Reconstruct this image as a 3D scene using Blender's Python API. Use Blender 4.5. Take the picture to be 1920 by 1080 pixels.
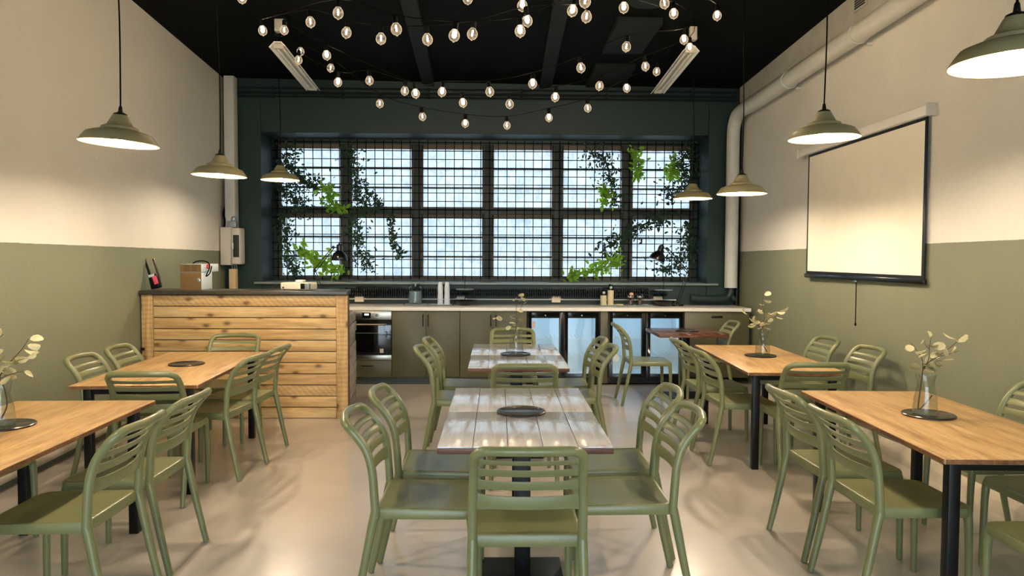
import bpy, bmesh, math, random
from mathutils import Vector, Matrix
for o in list(bpy.data.objects): bpy.data.objects.remove(o)
S = bpy.context.scene
COL = S.collection
PI = math.pi
rad = math.radians

# ------------------------------------------------------------------ camera
PITCH, YAW, ROLL = math.atan(57/1380), math.atan(27/1380), rad(0.25)
fw = Vector((math.sin(YAW)*math.cos(PITCH), math.cos(YAW)*math.cos(PITCH), -math.sin(PITCH)))
r0 = Vector((math.cos(YAW), -math.sin(YAW), 0)); u0 = r0.cross(fw)
rt = r0*math.cos(ROLL) + u0*math.sin(ROLL); up = -r0*math.sin(ROLL) + u0*math.cos(ROLL)
cam = bpy.data.cameras.new('camera'); cam.sensor_width = 36; cam.lens = 36*1380/1920
cam.clip_start = 0.05; cam.clip_end = 200
co = bpy.data.objects.new('camera', cam); COL.objects.link(co)
co.matrix_world = Matrix(((rt.x, up.x, -fw.x, 0), (rt.y, up.y, -fw.y, 0), (rt.z, up.z, -fw.z, 1.56), (0, 0, 0, 1)))
S.camera = co

# ------------------------------------------------------------------ light and exposure
SKY = 5.5
w = bpy.data.worlds.new('sky'); S.world = w; w.use_nodes = True
bg = w.node_tree.nodes['Background']; bg.inputs[0].default_value = (0.72, 0.86, 1.0, 1); bg.inputs[1].default_value = SKY
sun = bpy.data.lights.new('sun', 'SUN'); sun.energy = 15; sun.angle = rad(2); sun.color = (1, .96, .88)
so = bpy.data.objects.new('sun', sun); COL.objects.link(so); so.rotation_euler = (rad(28), 0, rad(8))
def portal(name, loc, rot, sx, sy):
    l = bpy.data.lights.new(name, 'AREA'); l.shape = 'RECTANGLE'; l.size = sx; l.size_y = sy
    l.cycles.is_portal = True
    o = bpy.data.objects.new(name, l); COL.objects.link(o); o.location = loc; o.rotation_euler = rot
portal('window_portal', (-.155, 10.36, 2.2), (rad(-90), 0, 0), 5.8, 1.92)
portal('fill_window_portal', (0, -3.1, 1.5), (rad(90), 0, 0), 5.6, 2.8)  # guides sky light through the unseen added front
S.view_settings.view_transform = 'Standard'; S.view_settings.look = 'None'
S.view_settings.gamma = 1; S.view_settings.use_curve_mapping = False
S.view_settings.exposure = 0.68
LAMP = 720.0      # pendant bulb radiance

# ------------------------------------------------------------------ materials
def lin(c):
    return tuple(((v/255)/12.92 if v/255 <= .04045 else ((v/255+.055)/1.055)**2.4) for v in c) + (1,)
class NT:
    def __init__(s, name):
        s.m = bpy.data.materials.new(name); s.m.use_nodes = True; s.t = s.m.node_tree
        s.b = s.t.nodes['Principled BSDF']; s.out = s.t.nodes['Material Output']
    def n(s, typ, **kw):
        nd = s.t.nodes.new(typ)
        for k, v in kw.items():
            if k.startswith('i_'):
                key = k[2:]; key = int(key) if key.isdigit() else key.replace('_', ' ')
                nd.inputs[key].default_value = v
            else: setattr(nd, k, v)
        return nd
    def l(s, a, b): s.t.links.new(a, b)
    def coord(s, scale=(1, 1, 1), kind='Object', rnd=0):
        tc = s.n('ShaderNodeTexCoord'); mp = s.n('ShaderNodeMapping'); mp.inputs['Scale'].default_value = scale
        s.l(tc.outputs[kind], mp.inputs['Vector'])
        if rnd:
            oi = s.n('ShaderNodeObjectInfo'); mu = s.n('ShaderNodeMath', operation='MULTIPLY', i_1=rnd)
            s.l(oi.outputs['Random'], mu.inputs[0]); cb = s.n('ShaderNodeCombineXYZ')
            for k in range(3): s.l(mu.outputs[0], cb.inputs[k])
            s.l(cb.outputs[0], mp.inputs['Location'])
        return mp.outputs[0]
    def noise(s, vec, scale, detail=3, rough=.5, dist=0):
        nd = s.n('ShaderNodeTexNoise', i_Scale=scale, i_Detail=detail, i_Roughness=rough, i_Distortion=dist)
        s.l(vec, nd.inputs['Vector']); return nd.outputs[0]
    def ramp(s, fac, stops):
        nd = s.n('ShaderNodeValToRGB'); e = nd.color_ramp.elements
        while len(e) < len(stops): e.new(.5)
        for k, (p, c) in enumerate(stops):
            e[k].position = p; e[k].color = c if len(c) == 4 else lin(c)
        s.l(fac, nd.inputs[0]); return nd.outputs[0]
    def mix(s, fac, a, b, mode='MIX'):
        nd = s.n('ShaderNodeMix', data_type='RGBA', blend_type=mode)
        for sock, v in ((nd.inputs[0], fac), (nd.inputs[6], a), (nd.inputs[7], b)):
            if hasattr(v, 'is_linked'): s.l(v, sock)
            else: sock.default_value = v
        return nd.outputs[2]
    def bump(s, h, strength, dist=.01):
        nd = s.n('ShaderNodeBump', i_Strength=strength, i_Distance=dist); s.l(h, nd.inputs['Height'])
        s.l(nd.outputs[0], s.b.inputs['Normal'])
G = (0, 0, 0, 1); WT = (1, 1, 1, 1)
def mat(name, rgb, rough=.5, metal=0, var=0, vscale=6, bump=0, bscale=60, emit=0, spec=.5, coat=0):
    q = NT(name); c = lin(rgb); q.b.inputs['Base Color'].default_value = c
    q.b.inputs['Roughness'].default_value = rough; q.b.inputs['Metallic'].default_value = metal
    q.b.inputs['Specular IOR Level'].default_value = spec; q.b.inputs['Coat Weight'].default_value = coat
    v = q.coord()
    nz = q.noise(v, vscale, 4)
    lo = tuple(x*(1-max(var, .02)) for x in c[:3]) + (1,); hi = tuple(min(1, x*(1+max(var, .02))) for x in c[:3]) + (1,)
    q.l(q.ramp(nz, [(.3, lo), (.7, hi)]), q.b.inputs['Base Color'])
    if bump: q.bump(q.noise(v, bscale, 3), bump, .004)
    if emit: q.b.inputs['Emission Color'].default_value = c; q.b.inputs['Emission Strength'].default_value = emit
    return q.m
def wood(name, dark, mid, light, axis='x', grain=14, stretch=14, rough=.45, knots=False, rnd=40, saw=0, spec=.5, fine=1):
    q = NT(name)
    sc = {'x': (1/stretch, 1, 1), 'y': (1, 1/stretch, 1), 'z': (1, 1, 1/stretch)}[axis]
    v = q.coord(sc, rnd=rnd)
    a = q.noise(v, grain, 5, .62, .6); b = q.noise(v, grain*5, 3, .6)
    c1 = q.ramp(a, [(.28, dark), (.5, mid), (.72, light)])
    c2 = q.ramp(b, [(.35, (.62, .60, .58, 1)), (.6, WT)])
    c = q.mix(.55*fine, c1, c2, 'MULTIPLY')
    big = q.noise(q.coord((1, 1, 1), rnd=rnd*.7), 1.7, 3)
    c = q.mix(.6, c, q.ramp(big, [(.3, (.72, .72, .72, 1)), (.7, (1, 1, 1, 1))]), 'MULTIPLY')
    if knots:
        ksc = {'x': (.8, .05, 1.5), 'y': (1, .75, 1.6), 'z': (1.5, .05, .8)}[axis]
        vo = q.n('ShaderNodeTexVoronoi', i_Scale=3.3, voronoi_dimensions='2D'); sx_ = q.n('ShaderNodeSeparateXYZ'); cx_ = q.n('ShaderNodeCombineXYZ')
        q.l(q.coord(ksc, rnd=rnd), sx_.inputs[0]); q.l(sx_.outputs[0], cx_.inputs[0]); q.l(sx_.outputs[2], cx_.inputs[1]); q.l(cx_.outputs[0], vo.inputs['Vector'])
        k = q.ramp(vo.outputs['Distance'], [(.05, WT), (.09, (.4, .4, .4, 1)), (.16, G)])
        c = q.mix(k, c, lin(dark)[:3] + (1,)) if False else q.mix(k, c, tuple(x*.45 for x in lin(dark)[:3]) + (1,))
    if saw:
        wv = q.n('ShaderNodeTexWave', i_Scale=saw, i_Distortion=2.5, i_Detail=2); wv.bands_direction = 'Z' if axis == 'z' else 'DIAGONAL'
        q.l(q.coord((1, 1, 1), rnd=rnd), wv.inputs['Vector'])
        c = q.mix(.28, c, q.ramp(wv.outputs[0], [(.2, (.5, .42, .33, 1)), (.6, WT)]), 'MULTIPLY')
    q.l(c, q.b.inputs['Base Color']); q.b.inputs['Roughness'].default_value = rough
    q.b.inputs['Specular IOR Level'].default_value = spec
    q.bump(b, .12, .002)
    return q.m
def two_tone(name, hi, lo, z0, slope):
    q = NT(name)
    g = q.n('ShaderNodeNewGeometry'); sp = q.n('ShaderNodeSeparateXYZ'); q.l(g.outputs['Position'], sp.inputs[0])
    m1 = q.n('ShaderNodeMath', operation='MULTIPLY_ADD', i_1=slope, i_2=-z0 - slope*9.6); q.l(sp.outputs['Y'], m1.inputs[0])
    ad = q.n('ShaderNodeMath', operation='ADD'); q.l(sp.outputs['Z'], ad.inputs[0]); q.l(m1.outputs[0], ad.inputs[1])
    v = g.outputs['Position']
    ed = q.noise(v, 9, 3); e2 = q.n('ShaderNodeMath', operation='MULTIPLY_ADD', i_1=.008, i_2=-.004); q.l(ed, e2.inputs[0])
    a2 = q.n('ShaderNodeMath', operation='ADD'); q.l(ad.outputs[0], a2.inputs[0]); q.l(e2.outputs[0], a2.inputs[1])
    gt = q.n('ShaderNodeMath', operation='GREATER_THAN', i_1=0.0); q.l(a2.outputs[0], gt.inputs[0])
    st = q.noise(v, 1.6, 5, .6)
    ch = q.mix(st, tuple(x*.9 for x in lin(hi)[:3]) + (1,), tuple(x*1.06 for x in lin(hi)[:3]) + (1,))
    cl = q.mix(st, tuple(x*.88 for x in lin(lo)[:3]) + (1,), tuple(x*1.1 for x in lin(lo)[:3]) + (1,))
    q.l(q.mix(gt.outputs[0], cl, ch), q.b.inputs['Base Color'])
    q.b.inputs['Roughness'].default_value = .62; q.b.inputs['Specular IOR Level'].default_value = .35
    fine = q.noise(v, 26, 5, .65); patch = q.ramp(q.noise(v, 1.1, 2), [(.56, G), (.68, WT)])
    rough = q.noise(v, 17, 4, .7, 1.5)
    h = q.mix(patch, fine, q.mix(.75, fine, rough, 'ADD'))
    q.bump(h, .28, .012)
    return q.m
HI = (220, 215, 204); LO = (121, 125, 104)
m_wl = two_tone('two tone plaster wall', HI, LO, 1.629, .004)
m_wr = two_tone('two tone plaster wall opposite', HI, LO, 1.652, .0055)
m_teal = mat('dark teal plaster', (21, 44, 41), .5, var=.12, vscale=3, bump=.5, bscale=9)
m_wf = mat('pale plaster', (205, 200, 190), .7, var=.06, bump=.3, bscale=20)
m_ceil = mat('black ceiling paint', (4, 6, 7), .85, var=.15, bump=.3, bscale=14, spec=.1)
m_beam = mat('dark grey beam paint', (27, 33, 36), .8, var=.08, spec=.15)
def floor_mat():
    q = NT('polished beige screed'); g = q.n('ShaderNodeNewGeometry'); v = g.outputs['Position']
    a = q.noise(v, .9, 4, .55, .3); b = q.noise(v, 6, 5, .55)
    c = q.mix(a, lin((174, 163, 150)), lin((216, 206, 194)))
    c = q.mix(.3, c, q.ramp(b, [(.3, (.8, .79, .78, 1)), (.7, (1, 1, 1, 1))]), 'MULTIPLY')
    q.l(c, q.b.inputs['Base Color'])
    q.b.inputs['Roughness'].default_value = .38; q.b.inputs['Specular IOR Level'].default_value = .6
    q.b.inputs['Coat Weight'].default_value = 1; q.b.inputs['Coat Roughness'].default_value = .2
    return q.m
m_floor = floor_mat()
m_chair = mat('sage green moulded plastic', (114, 118, 80), .30, var=.03, bump=.06, bscale=180, spec=.5)
m_black = mat('black powder coated metal', (7, 8, 9), .4, spec=.3)
m_tray = mat('dark bronze tray metal', (52, 48, 42), .22, .5)
m_blackgloss = mat('black gloss enamel', (10, 11, 12), .18)
m_oak = wood('honey oak tabletop', (160, 120, 72), (206, 166, 108), (230, 196, 140), 'y', 16, 9, .36, rnd=30)
m_oakedge = wood('tabletop sawn edge', (96, 62, 36), (128, 86, 52), (158, 114, 74), 'y', 30, 4, .55, rnd=30)
def sheen_boards():
    q = NT('weathered boards with painted sheen'); v = q.coord((1, 1/14, 1), rnd=33)
    a = q.noise(v, 16, 5, .65, .8); b = q.noise(v, 70, 3, .6); p = q.noise(q.coord((1, .5, 1), rnd=21), 4, 4, .6, 1)
    base = q.ramp(a, [(.22, (150, 112, 90)), (.33, (188, 182, 178)), (.6, (204, 208, 214)), (.8, (213, 218, 226))])  # pale blue-white is window reflection put into the colour of brown boards
    base = q.mix(q.ramp(p, [(.6, G), (.75, (.6, .6, .6, 1))]), base, lin((138, 92, 66)))
    c = q.mix(.4, base, q.ramp(b, [(.3, (.74, .71, .69, 1)), (.55, WT)]), 'MULTIPLY')
    q.l(c, q.b.inputs['Base Color']); q.b.inputs['Roughness'].default_value = .24; q.b.inputs['Specular IOR Level'].default_value = .8
    q.b.inputs['Coat Weight'].default_value = 1; q.b.inputs['Coat Roughness'].default_value = .14; q.b.inputs['Coat IOR'].default_value = 1.6
    q.bump(b, .1, .002); return q.m
m_sheen_boards = sheen_boards()
m_dkwood = wood('dark stained boards', (70, 40, 26), (104, 62, 40), (134, 86, 58), 'y', 18, 10, .24, rnd=33)
m_edge = wood('red brown board edge', (70, 42, 30), (102, 64, 46), (132, 88, 64), 'x', 30, 8, .4, rnd=20)
PC = ((176, 134, 80), (216, 178, 118), (236, 208, 154))
m_pine = wood('knotty pine', *PC, 'x', 9, 12, .55, True, 50)
m_pinesaw = wood('knotty sawn pine', *PC, 'x', 9, 12, .55, True, 50, 11)
m_pinev = wood('knotty sawn pine post', *PC, 'z', 9, 12, .55, True, 50, 7)
m_greyply = wood('greyed pallet boards', (120, 108, 96), (170, 160, 148), (198, 190, 180), 'y', 9, 8, .6, False, 50, 7)
m_bartop = wood('dark brown laminate', (52, 46, 38), (66, 60, 50), (78, 72, 62), 'x', 12, 12, .3, rnd=5)
m_cab = mat('olive cabinet lacquer', (80, 77, 54), .42, var=.04)
m_counter = mat('pale worktop laminate', (232, 228, 220), .25, var=.03)
m_kick = mat('dark green plinth', (58, 66, 62), .5)
m_steel = mat('brushed steel', (176, 168, 154), .28, 1, var=.05)
m_chrome = mat('chrome', (210, 210, 210), .1, 1)
m_white = mat('white plastic', (232, 228, 220), .4)
m_offwhite = mat('warm white plastic', (240, 226, 200), .4)
m_greyplas = mat('light grey enclosure plastic', (196, 188, 176), .45)
m_greypaint = mat('white painted pipe', (205, 203, 194), .5, var=.05, bump=.15, bscale=20)
m_conc = mat('painted concrete', (186, 182, 170), .75, var=.1, bump=.5, bscale=12)
m_plinth = mat('chalky plinth', (190, 180, 160), .8, var=.2, vscale=5, bump=.8, bscale=14)
m_shade = mat('olive lamp enamel', (138, 130, 96), .4, var=.04)
m_lining = mat('cream lamp lining', (210, 172, 104), .5)
m_rubber = mat('dark cable', (5, 5, 6), .8, spec=.08)
m_brownmetal = mat('bronze painted metal', (124, 96, 56), .4, .3)
m_frame = mat('dark green window paint', (42, 52, 50), .5, var=.1)
m_sash = mat('aged brown sash', (96, 84, 70), .6, var=.15)
m_pink = mat('pink card', (236, 84, 110), .5)
m_beige = mat('beige paper label', (206, 196, 160), .6, var=.08, vscale=30)
m_yellow = mat('yellow sponge', (226, 206, 120), .8)
m_peach = mat('peach ceramic', (226, 170, 150), .5)
m_cinn = mat('brown sticks', (112, 66, 44), .6)
m_screen = mat('matte projection fabric', (238, 230, 212), .8)
m_red = mat('red plastic', (190, 50, 46), .4)
m_tin = mat('grey enamel', (150, 160, 160), .35, .4)
m_whitemetal = mat('white sheet metal', (214, 222, 226), .35, .1)
m_dark = mat('charcoal mesh', (30, 32, 32), .6)
def emis(name, rgb, st):
    q = NT(name); q.b.inputs['Base Color'].default_value = lin(rgb)
    q.b.inputs['Emission Color'].default_value = lin(rgb); q.b.inputs['Emission Strength'].default_value = st; return q.m
m_bulb = emis('warm pendant bulb', (255, 236, 208), LAMP)
m_fil = emis('glowing filament', (255, 230, 192), 400)
m_fil2 = emis('dim filament', (255, 230, 194), 200)
m_fridge_glow = emis('added cool fridge glow', (170, 214, 255), 22)
m_disp = emis('oven clock', (225, 240, 255), 3)
def glassmat(name, tint=(1, 1, 1, 1), rough=.02, refl=.9):
    q = NT(name); q.t.nodes.remove(q.b)
    tr = q.n('ShaderNodeBsdfTransparent'); tr.inputs[0].default_value = tint
    gl = q.n('ShaderNodeBsdfGlossy', i_Roughness=rough); lw = q.n('ShaderNodeLayerWeight', i_Blend=.5)
    pw_ = q.n('ShaderNodeMath', operation='POWER', i_1=4.0); q.l(lw.outputs['Facing'], pw_.inputs[0])
    mu = q.n('ShaderNodeMath', operation='MULTIPLY_ADD', i_1=.7*refl, i_2=.045*refl); q.l(pw_.outputs[0], mu.inputs[0])
    mx = q.n('ShaderNodeMixShader'); q.l(mu.outputs[0], mx.inputs[0]); q.l(tr.outputs[0], mx.inputs[1]); q.l(gl.outputs[0], mx.inputs[2])
    q.l(mx.outputs[0], q.out.inputs[0]); return q.m
m_glass = glassmat('clear glass', (.93, .95, .94, 1))
m_water = mat('cloudy water', (150, 172, 186), .2); m_water.node_tree.nodes['Principled BSDF'].inputs['Alpha'].default_value = .5
m_doorglass = glassmat('fridge door glass', (.86, .93, .97, 1), .03, .7)
m_ovenglass = mat('black oven glass', (8, 9, 10), .06, spec=.7)
def pane_mat():
    q = NT('dusty obscured dimming glass'); q.t.nodes.remove(q.b)
    v = q.coord((1, 1, 1), rnd=9); a = q.noise(v, 5, 6, .7, 1.5); b = q.noise(q.coord((1.6, 1, .5), rnd=5), 26, 4, .6)
    c = q.mix(.5, q.ramp(a, [(.3, (.010, .014, .022, 1)), (.7, (.026, .029, .034, 1))]), q.ramp(b, [(.3, (.012, .016, .024, 1)), (.7, (.027, .030, .035, 1))]))  # dark tint holds the boosted sky down to viewing brightness
    tr = q.n('ShaderNodeBsdfTransparent'); q.l(c, tr.inputs[0])
    tl = q.n('ShaderNodeBsdfTranslucent'); q.l(q.ramp(q.noise(q.coord((1, 1, .7), rnd=5), 9, 6, .68, 1), [(.32, (.078, .090, .110, 1)), (.55, (.122, .132, .142, 1)), (.72, (.160, .165, .164, 1))]), tl.inputs[0])
    mx = q.n('ShaderNodeAddShader')
    q.l(tr.outputs[0], mx.inputs[0]); q.l(tl.outputs[0], mx.inputs[1]); q.l(mx.outputs[0], q.out.inputs[0]); return q.m
m_pane = pane_mat()
def bulbglass():
    q = NT('lit bulb glass'); q.t.nodes.remove(q.b)
    tr = q.n('ShaderNodeBsdfTransparent'); tr.inputs[0].default_value = (.86, .82, .74, 1)
    em = q.n('ShaderNodeEmission', i_Strength=.55); em.inputs[0].default_value = lin((255, 226, 184))
    lw = q.n('ShaderNodeLayerWeight', i_Blend=.45); nz = q.noise(q.coord(rnd=9), 45, 3, .6)
    r = q.ramp(nz, [(.42, (.12, .12, .12, 1)), (.68, (.7, .7, .7, 1))])
    f = q.ramp(lw.outputs['Facing'], [(.35, G), (.85, WT)])  # edge ring and speckle glow in place of refracted filament light
    mxx = q.mix(1, r, f, 'ADD'); sc = q.n('ShaderNodeMath', operation='MULTIPLY', i_1=.85); q.l(mxx, sc.inputs[0])
    mx = q.n('ShaderNodeMixShader'); q.l(sc.outputs[0], mx.inputs[0]); q.l(tr.outputs[0], mx.inputs[1]); q.l(em.outputs[0], mx.inputs[2])
    q.l(mx.outputs[0], q.out.inputs[0]); return q.m
m_bglass = bulbglass()
def leafmat(name, rgb, trans):
    q = NT(name); nz = q.noise(q.coord(rnd=7), 8, 3)
    c = lin(rgb); cc = q.ramp(nz, [(.3, tuple(x*.6 for x in c[:3]) + (1,)), (.7, tuple(min(1, x*1.3) for x in c[:3]) + (1,))])
    q.l(cc, q.b.inputs['Base Color']); q.b.inputs['Roughness'].default_value = .5
    tl = q.n('ShaderNodeBsdfTranslucent'); q.l(cc, tl.inputs[0])
    mx = q.n('ShaderNodeMixShader'); mx.inputs[0].default_value = trans
    q.l(q.b.outputs[0], mx.inputs[1]); q.l(tl.outputs[0], mx.inputs[2]); q.l(mx.outputs[0], q.out.inputs[0]); return q.m
m_ivy = leafmat('dark ivy leaf', (44, 72, 46), .25)
m_ivyl = leafmat('yellow green leaf', (150, 196, 60), .55)
m_euca = leafmat('pale eucalyptus leaf', (206, 200, 158), .2)
m_euca2 = leafmat('grey green eucalyptus leaf', (140, 140, 100), .2)
m_stem = mat('brown stem', (74, 52, 36), .6, var=.2)

# ------------------------------------------------------------------ mesh helpers
class MB:
    def __init__(s): s.v = []; s.f = []
    def add(s, vs, fs, M=None):
        k = len(s.v); s.v += [(M @ Vector(p)) if M else Vector(p) for p in vs]; s.f += [tuple(i+k for i in f) for f in fs]; return s
    def box(s, x0, x1, y0, y1, z0, z1, M=None):
        return s.add([(x0, y0, z0), (x1, y0, z0), (x1, y1, z0), (x0, y1, z0), (x0, y0, z1), (x1, y0, z1), (x1, y1, z1), (x0, y1, z1)],
              [(3, 2, 1, 0), (4, 5, 6, 7), (0, 1, 5, 4), (1, 2, 6, 5), (2, 3, 7, 6), (3, 0, 4, 7)], M)
    def prism(s, pts, z0, z1):
        n = len(pts); return s.add([(x, y, z0) for x, y in pts] + [(x, y, z1) for x, y in pts],
              [tuple(range(n-1, -1, -1)), tuple(range(n, 2*n))] + [(i, (i+1) % n, n+(i+1) % n, n+i) for i in range(n)])
    def tube(s, pts, r, n=8, closed=False, M=None, sx=1.0):
        pts = [Vector(p) for p in pts]; N = len(pts)
        rs = r if isinstance(r, (list, tuple)) else [r]*N
        tan = []
        for i in range(N):
            a = pts[(i-1) % N] if (closed or i > 0) else pts[i]; b = pts[(i+1) % N] if (closed or i < N-1) else pts[i]
            tan.append((b-a).normalized())
        ref = Vector((0, 0, 1)) if abs(tan[0].z) < .9 else Vector((0, 1, 0))
        nr = (ref - tan[0]*ref.dot(tan[0])).normalized(); vs = []; fs = []
        for i in range(N):
            nr = (nr - tan[i]*nr.dot(tan[i])).normalized(); bn = tan[i].cross(nr)
            for k in range(n):
                a = 2*PI*k/n; vs.append(pts[i] + nr*(math.cos(a)*rs[i]*sx) + bn*(math.sin(a)*rs[i]))
        for i in range(N if closed else N-1):
            j = (i+1) % N
            for k in range(n): fs.append((i*n+k, i*n+(k+1) % n, j*n+(k+1) % n, j*n+k))
        if not closed: fs += [tuple(range(n-1, -1, -1)), tuple((N-1)*n+k for k in range(n))]
        return s.add(vs, fs, M)
    def lathe(s, prof, n=20, c=(0, 0, 0), M=None):
        vs = []; fs = []; P = len(prof)
        for r, z in prof:
            for k in range(n): a = 2*PI*k/n; vs.append((c[0]+r*math.cos(a), c[1]+r*math.sin(a), c[2]+z))
        for i in range(P-1):
            for k in range(n): fs.append((i*n+k, i*n+(k+1) % n, (i+1)*n+(k+1) % n, (i+1)*n+k))
        if prof[0][0] > 0: fs.append(tuple(range(n-1, -1, -1)))
        if prof[-1][0] > 0: fs.append(tuple((P-1)*n+k for k in range(n)))
        return s.add(vs, fs, M)
    def shell(s, prof, n=20, c=(0, 0, 0), M=None):     # open lathe without caps
        k = len(s.f); s.lathe([(max(r, 1e-5), z) for r, z in prof], n, c, M); del s.f[k+(len(prof)-1)*n:]; return s
    def mesh(s, name, mt, bevel=0, smooth=True, seg=2):
        me = bpy.data.meshes.new(name); me.from_pydata(s.v, [], s.f)
        bm = bmesh.new(); bm.from_mesh(me)
        bmesh.ops.remove_doubles(bm, verts=bm.verts, dist=1e-6)
        if bevel:
            es = [e for e in bm.edges if len(e.link_faces) == 2 and e.calc_face_angle(0) > .5]
            bmesh.ops.bevel(bm, geom=es, offset=bevel, segments=seg, affect='EDGES', profile=.5, clamp_overlap=True)
        bmesh.ops.recalc_face_normals(bm, faces=bm.faces)
        bm.to_mesh(me); bm.free()
        if smooth:
            me.shade_smooth(); me.set_sharp_from_angle(angle=rad(38))
        me.materials.append(mt); return me
def link(name, me, parent=None, loc=(0, 0, 0), rot=(0, 0, 0), scale=None):
    o = bpy.data.objects.new(name, me); COL.objects.link(o); o.location = loc; o.rotation_euler = rot
    if scale: o.scale = scale
    if parent: o.parent = parent
    return o
def obj(name, mb, mt, parent=None, bevel=0, smooth=True, loc=(0, 0, 0), rot=(0, 0, 0), seg=2, label=None):
    o = link(name, mb.mesh(name, mt, bevel, smooth, seg), parent, loc, rot)
    if label: o['label'] = label
    return o
def tag(o, label, cat, group=None):
    o['label'] = label; o['category'] = cat
    if group: o['group'] = group
    return o
def thing(name, label, cat, loc=(0, 0, 0), rotz=0, group=None):
    o = bpy.data.objects.new(name, None); COL.objects.link(o); o.location = loc; o.rotation_euler = (0, 0, rotz)
    o.empty_display_size = .1
    return tag(o, label, cat, group)
KIDS = {}
def copy_tree(o, parent=None):
    c = o.copy(); COL.objects.link(c)
    if parent: c.parent = parent
    for ch in [x for x in COL.objects if x.parent == o]: copy_tree(ch, c)
    return c
def dup(root, loc, rotz, label, group=None):
    c = copy_tree(root); c.location = loc; c.rotation_euler = (0, 0, rotz); c['label'] = label
    if group: c['group'] = group
    return c
def struct(name, mb, mt, parent=None, bevel=0, smooth=False):
    o = obj(name, mb, mt, parent, bevel, smooth)
    if not parent: o['kind'] = 'structure'
    return o
def bez(p, n=8):        # smooth polyline through points (Catmull-Rom)
    p = [Vector(q) for q in p]; out = []
    for i in range(len(p)-1):
        a = p[max(i-1, 0)]; b = p[i]; c = p[i+1]; d = p[min(i+2, len(p)-1)]
        for k in range(n):
            t = k/n; out.append(.5*((2*b)+(c-a)*t+(2*a-5*b+4*c-d)*t*t+(3*b-a-3*c+d)*t**3))
    return out + [p[-1]]

# ------------------------------------------------------------------ the room
XL = lambda y: -3.544 + .05*(9.65-y)
XR = lambda y: 3.175 - .01*(9.65-y)
CZ = lambda x, y: 3.815 - .012*x - .031*(y-9.65)
Y0, Y1, YW = -3.0, 9.65, 10.3
struct('floor', MB().prism([(XL(Y0)-.2, Y0-.4), (XR(Y0)+.2, Y0-.4), (XR(YW)+.3, YW), (XL(YW)-.3, YW)], -.1, 0), m_floor)
def wall_strip(pts_in, off, z1=4.3):
    (xa, ya), (xb, yb) = pts_in
    return MB().prism([(xa, ya), (xb, yb), (xb+off, yb), (xa+off, ya)], 0, z1)
struct('wall_left', wall_strip([(XL(Y0), Y0), (XL(YW), YW)], -.25), m_wl)
struct('wall_right', wall_strip([(XR(Y0), Y0), (XR(YW), YW)], .25), m_wr)
OX0, OX1, OZ0, OZ1 = -3.07, 2.76, 1.215, 3.165
b = MB(); xl, xr = XL(Y1)-.02, XR(Y1)+.02
b.box(xl, OX0, Y1, YW, 0, 4.2).box(OX1, xr, Y1, YW, 0, 4.2).box(OX0, OX1, Y1, YW, 0, OZ0).box(OX0, OX1, Y1, YW, OZ1, 4.2)
struct('wall_back', b, m_teal, bevel=.012)
b = MB(); b.box(XL(Y0)-.2, -2.8, -3.2, Y0, 0, 4.5).box(2.8, XR(Y0)+.2, -3.2, Y0, 0, 4.5).box(-2.8, 2.8, -3.2, Y0, 2.9, 4.5).box(-2.8, 2.8, -3.2, Y0, 0, .1)
struct('wall_front', b, m_wf)
x0, x1 = -4.0, 3.6
me = MB(); P = [(x0, Y0-.3), (x1, Y0-.3), (x1, YW+.1), (x0, YW+.1)]
me.add([(x, y, CZ(x, y)) for x, y in P] + [(x, y, CZ(x, y)+.25) for x, y in P], [(3, 2, 1, 0), (4, 5, 6, 7), (0, 1, 5, 4), (1, 2, 6, 5), (2, 3, 7, 6), (3, 0, 4, 7)])
ceil = struct('ceiling', me, m_ceil)
# unseen glazed front behind the viewpoint, added for cool daylight fill
w2 = bpy.data.objects.new('fill_window_2', None); COL.objects.link(w2); w2['kind'] = 'structure'; w2.location = (0, -3.1, .1)
for x in (-2.77, -1.4, 0, 1.4, 2.77): obj('mullion', MB().box(x-.03, x+.03, -.04, .04, 0, 2.8), m_frame, w2)
for z in (.03, 2.77): obj('rail', MB().box(-2.77, 2.77, -.035, .035, z-.03, z+.03), m_frame, w2)
for x in (-2.085, -.7, .7, 2.085): obj('pane', MB().box(x-.65, x+.65, -.004, .004, .06, 2.74), m_glass, w2)
# ceiling beams, concrete edge beam, plinths
def ceil_bar(name, xa, ya, xb, yb, wd, h, mt):
    d = Vector((xb-xa, yb-ya, 0)).normalized(); p = Vector((-d.y, d.x, 0))*wd/2; q = MB(); vs = []
    for dz in (-h, .02):
        for (x, y), s in (((xa, ya), -1), ((xb, yb), -1), ((xb, yb), 1), ((xa, ya), 1)):
            vs.append((x+p.x*s, y+p.y*s, CZ(x, y)+dz))
    q.add(vs, [(3, 2, 1, 0), (4, 5, 6, 7), (0, 1, 5, 4), (1, 2, 6, 5), (2, 3, 7, 6), (3, 0, 4, 7)])
    return struct(name, q, mt)
ceil_bar('trim_1', -.66, 2.0, -.9, 9.62, .15, .06, m_beam)
ceil_bar('trim_2', .50, 2.0, .61, 9.62, .15, .06, m_beam)
q = MB(); ya, yb = -2.9, 9.6
vs = []
for zf in (lambda y: 3.595 - .008*(9.4-y)*-1 if False else 3.585 + .008*(9.4-y), lambda y: CZ(3.1, y)+.02):
    for x_, y in ((XR(ya)-.035, ya), (XR(yb)-.035, yb), (XR(yb)+.01, yb), (XR(ya)+.01, ya)): vs.append((x_, y, zf(y)))
q.add(vs, [(3, 2, 1, 0), (4, 5, 6, 7), (0, 1, 5, 4), (1, 2, 6, 5), (2, 3, 7, 6), (3, 0, 4, 7)])
struct('trim_3', q, m_conc)
b = MB()
pr = [(0, .12), (-.012, .11), (-.035, .085), (-.04, .06), (-.045, 0)]
ys = [-2.9 + i*.25 for i in range(47)]; random.seed(4); vs = []; fs = []
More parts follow.
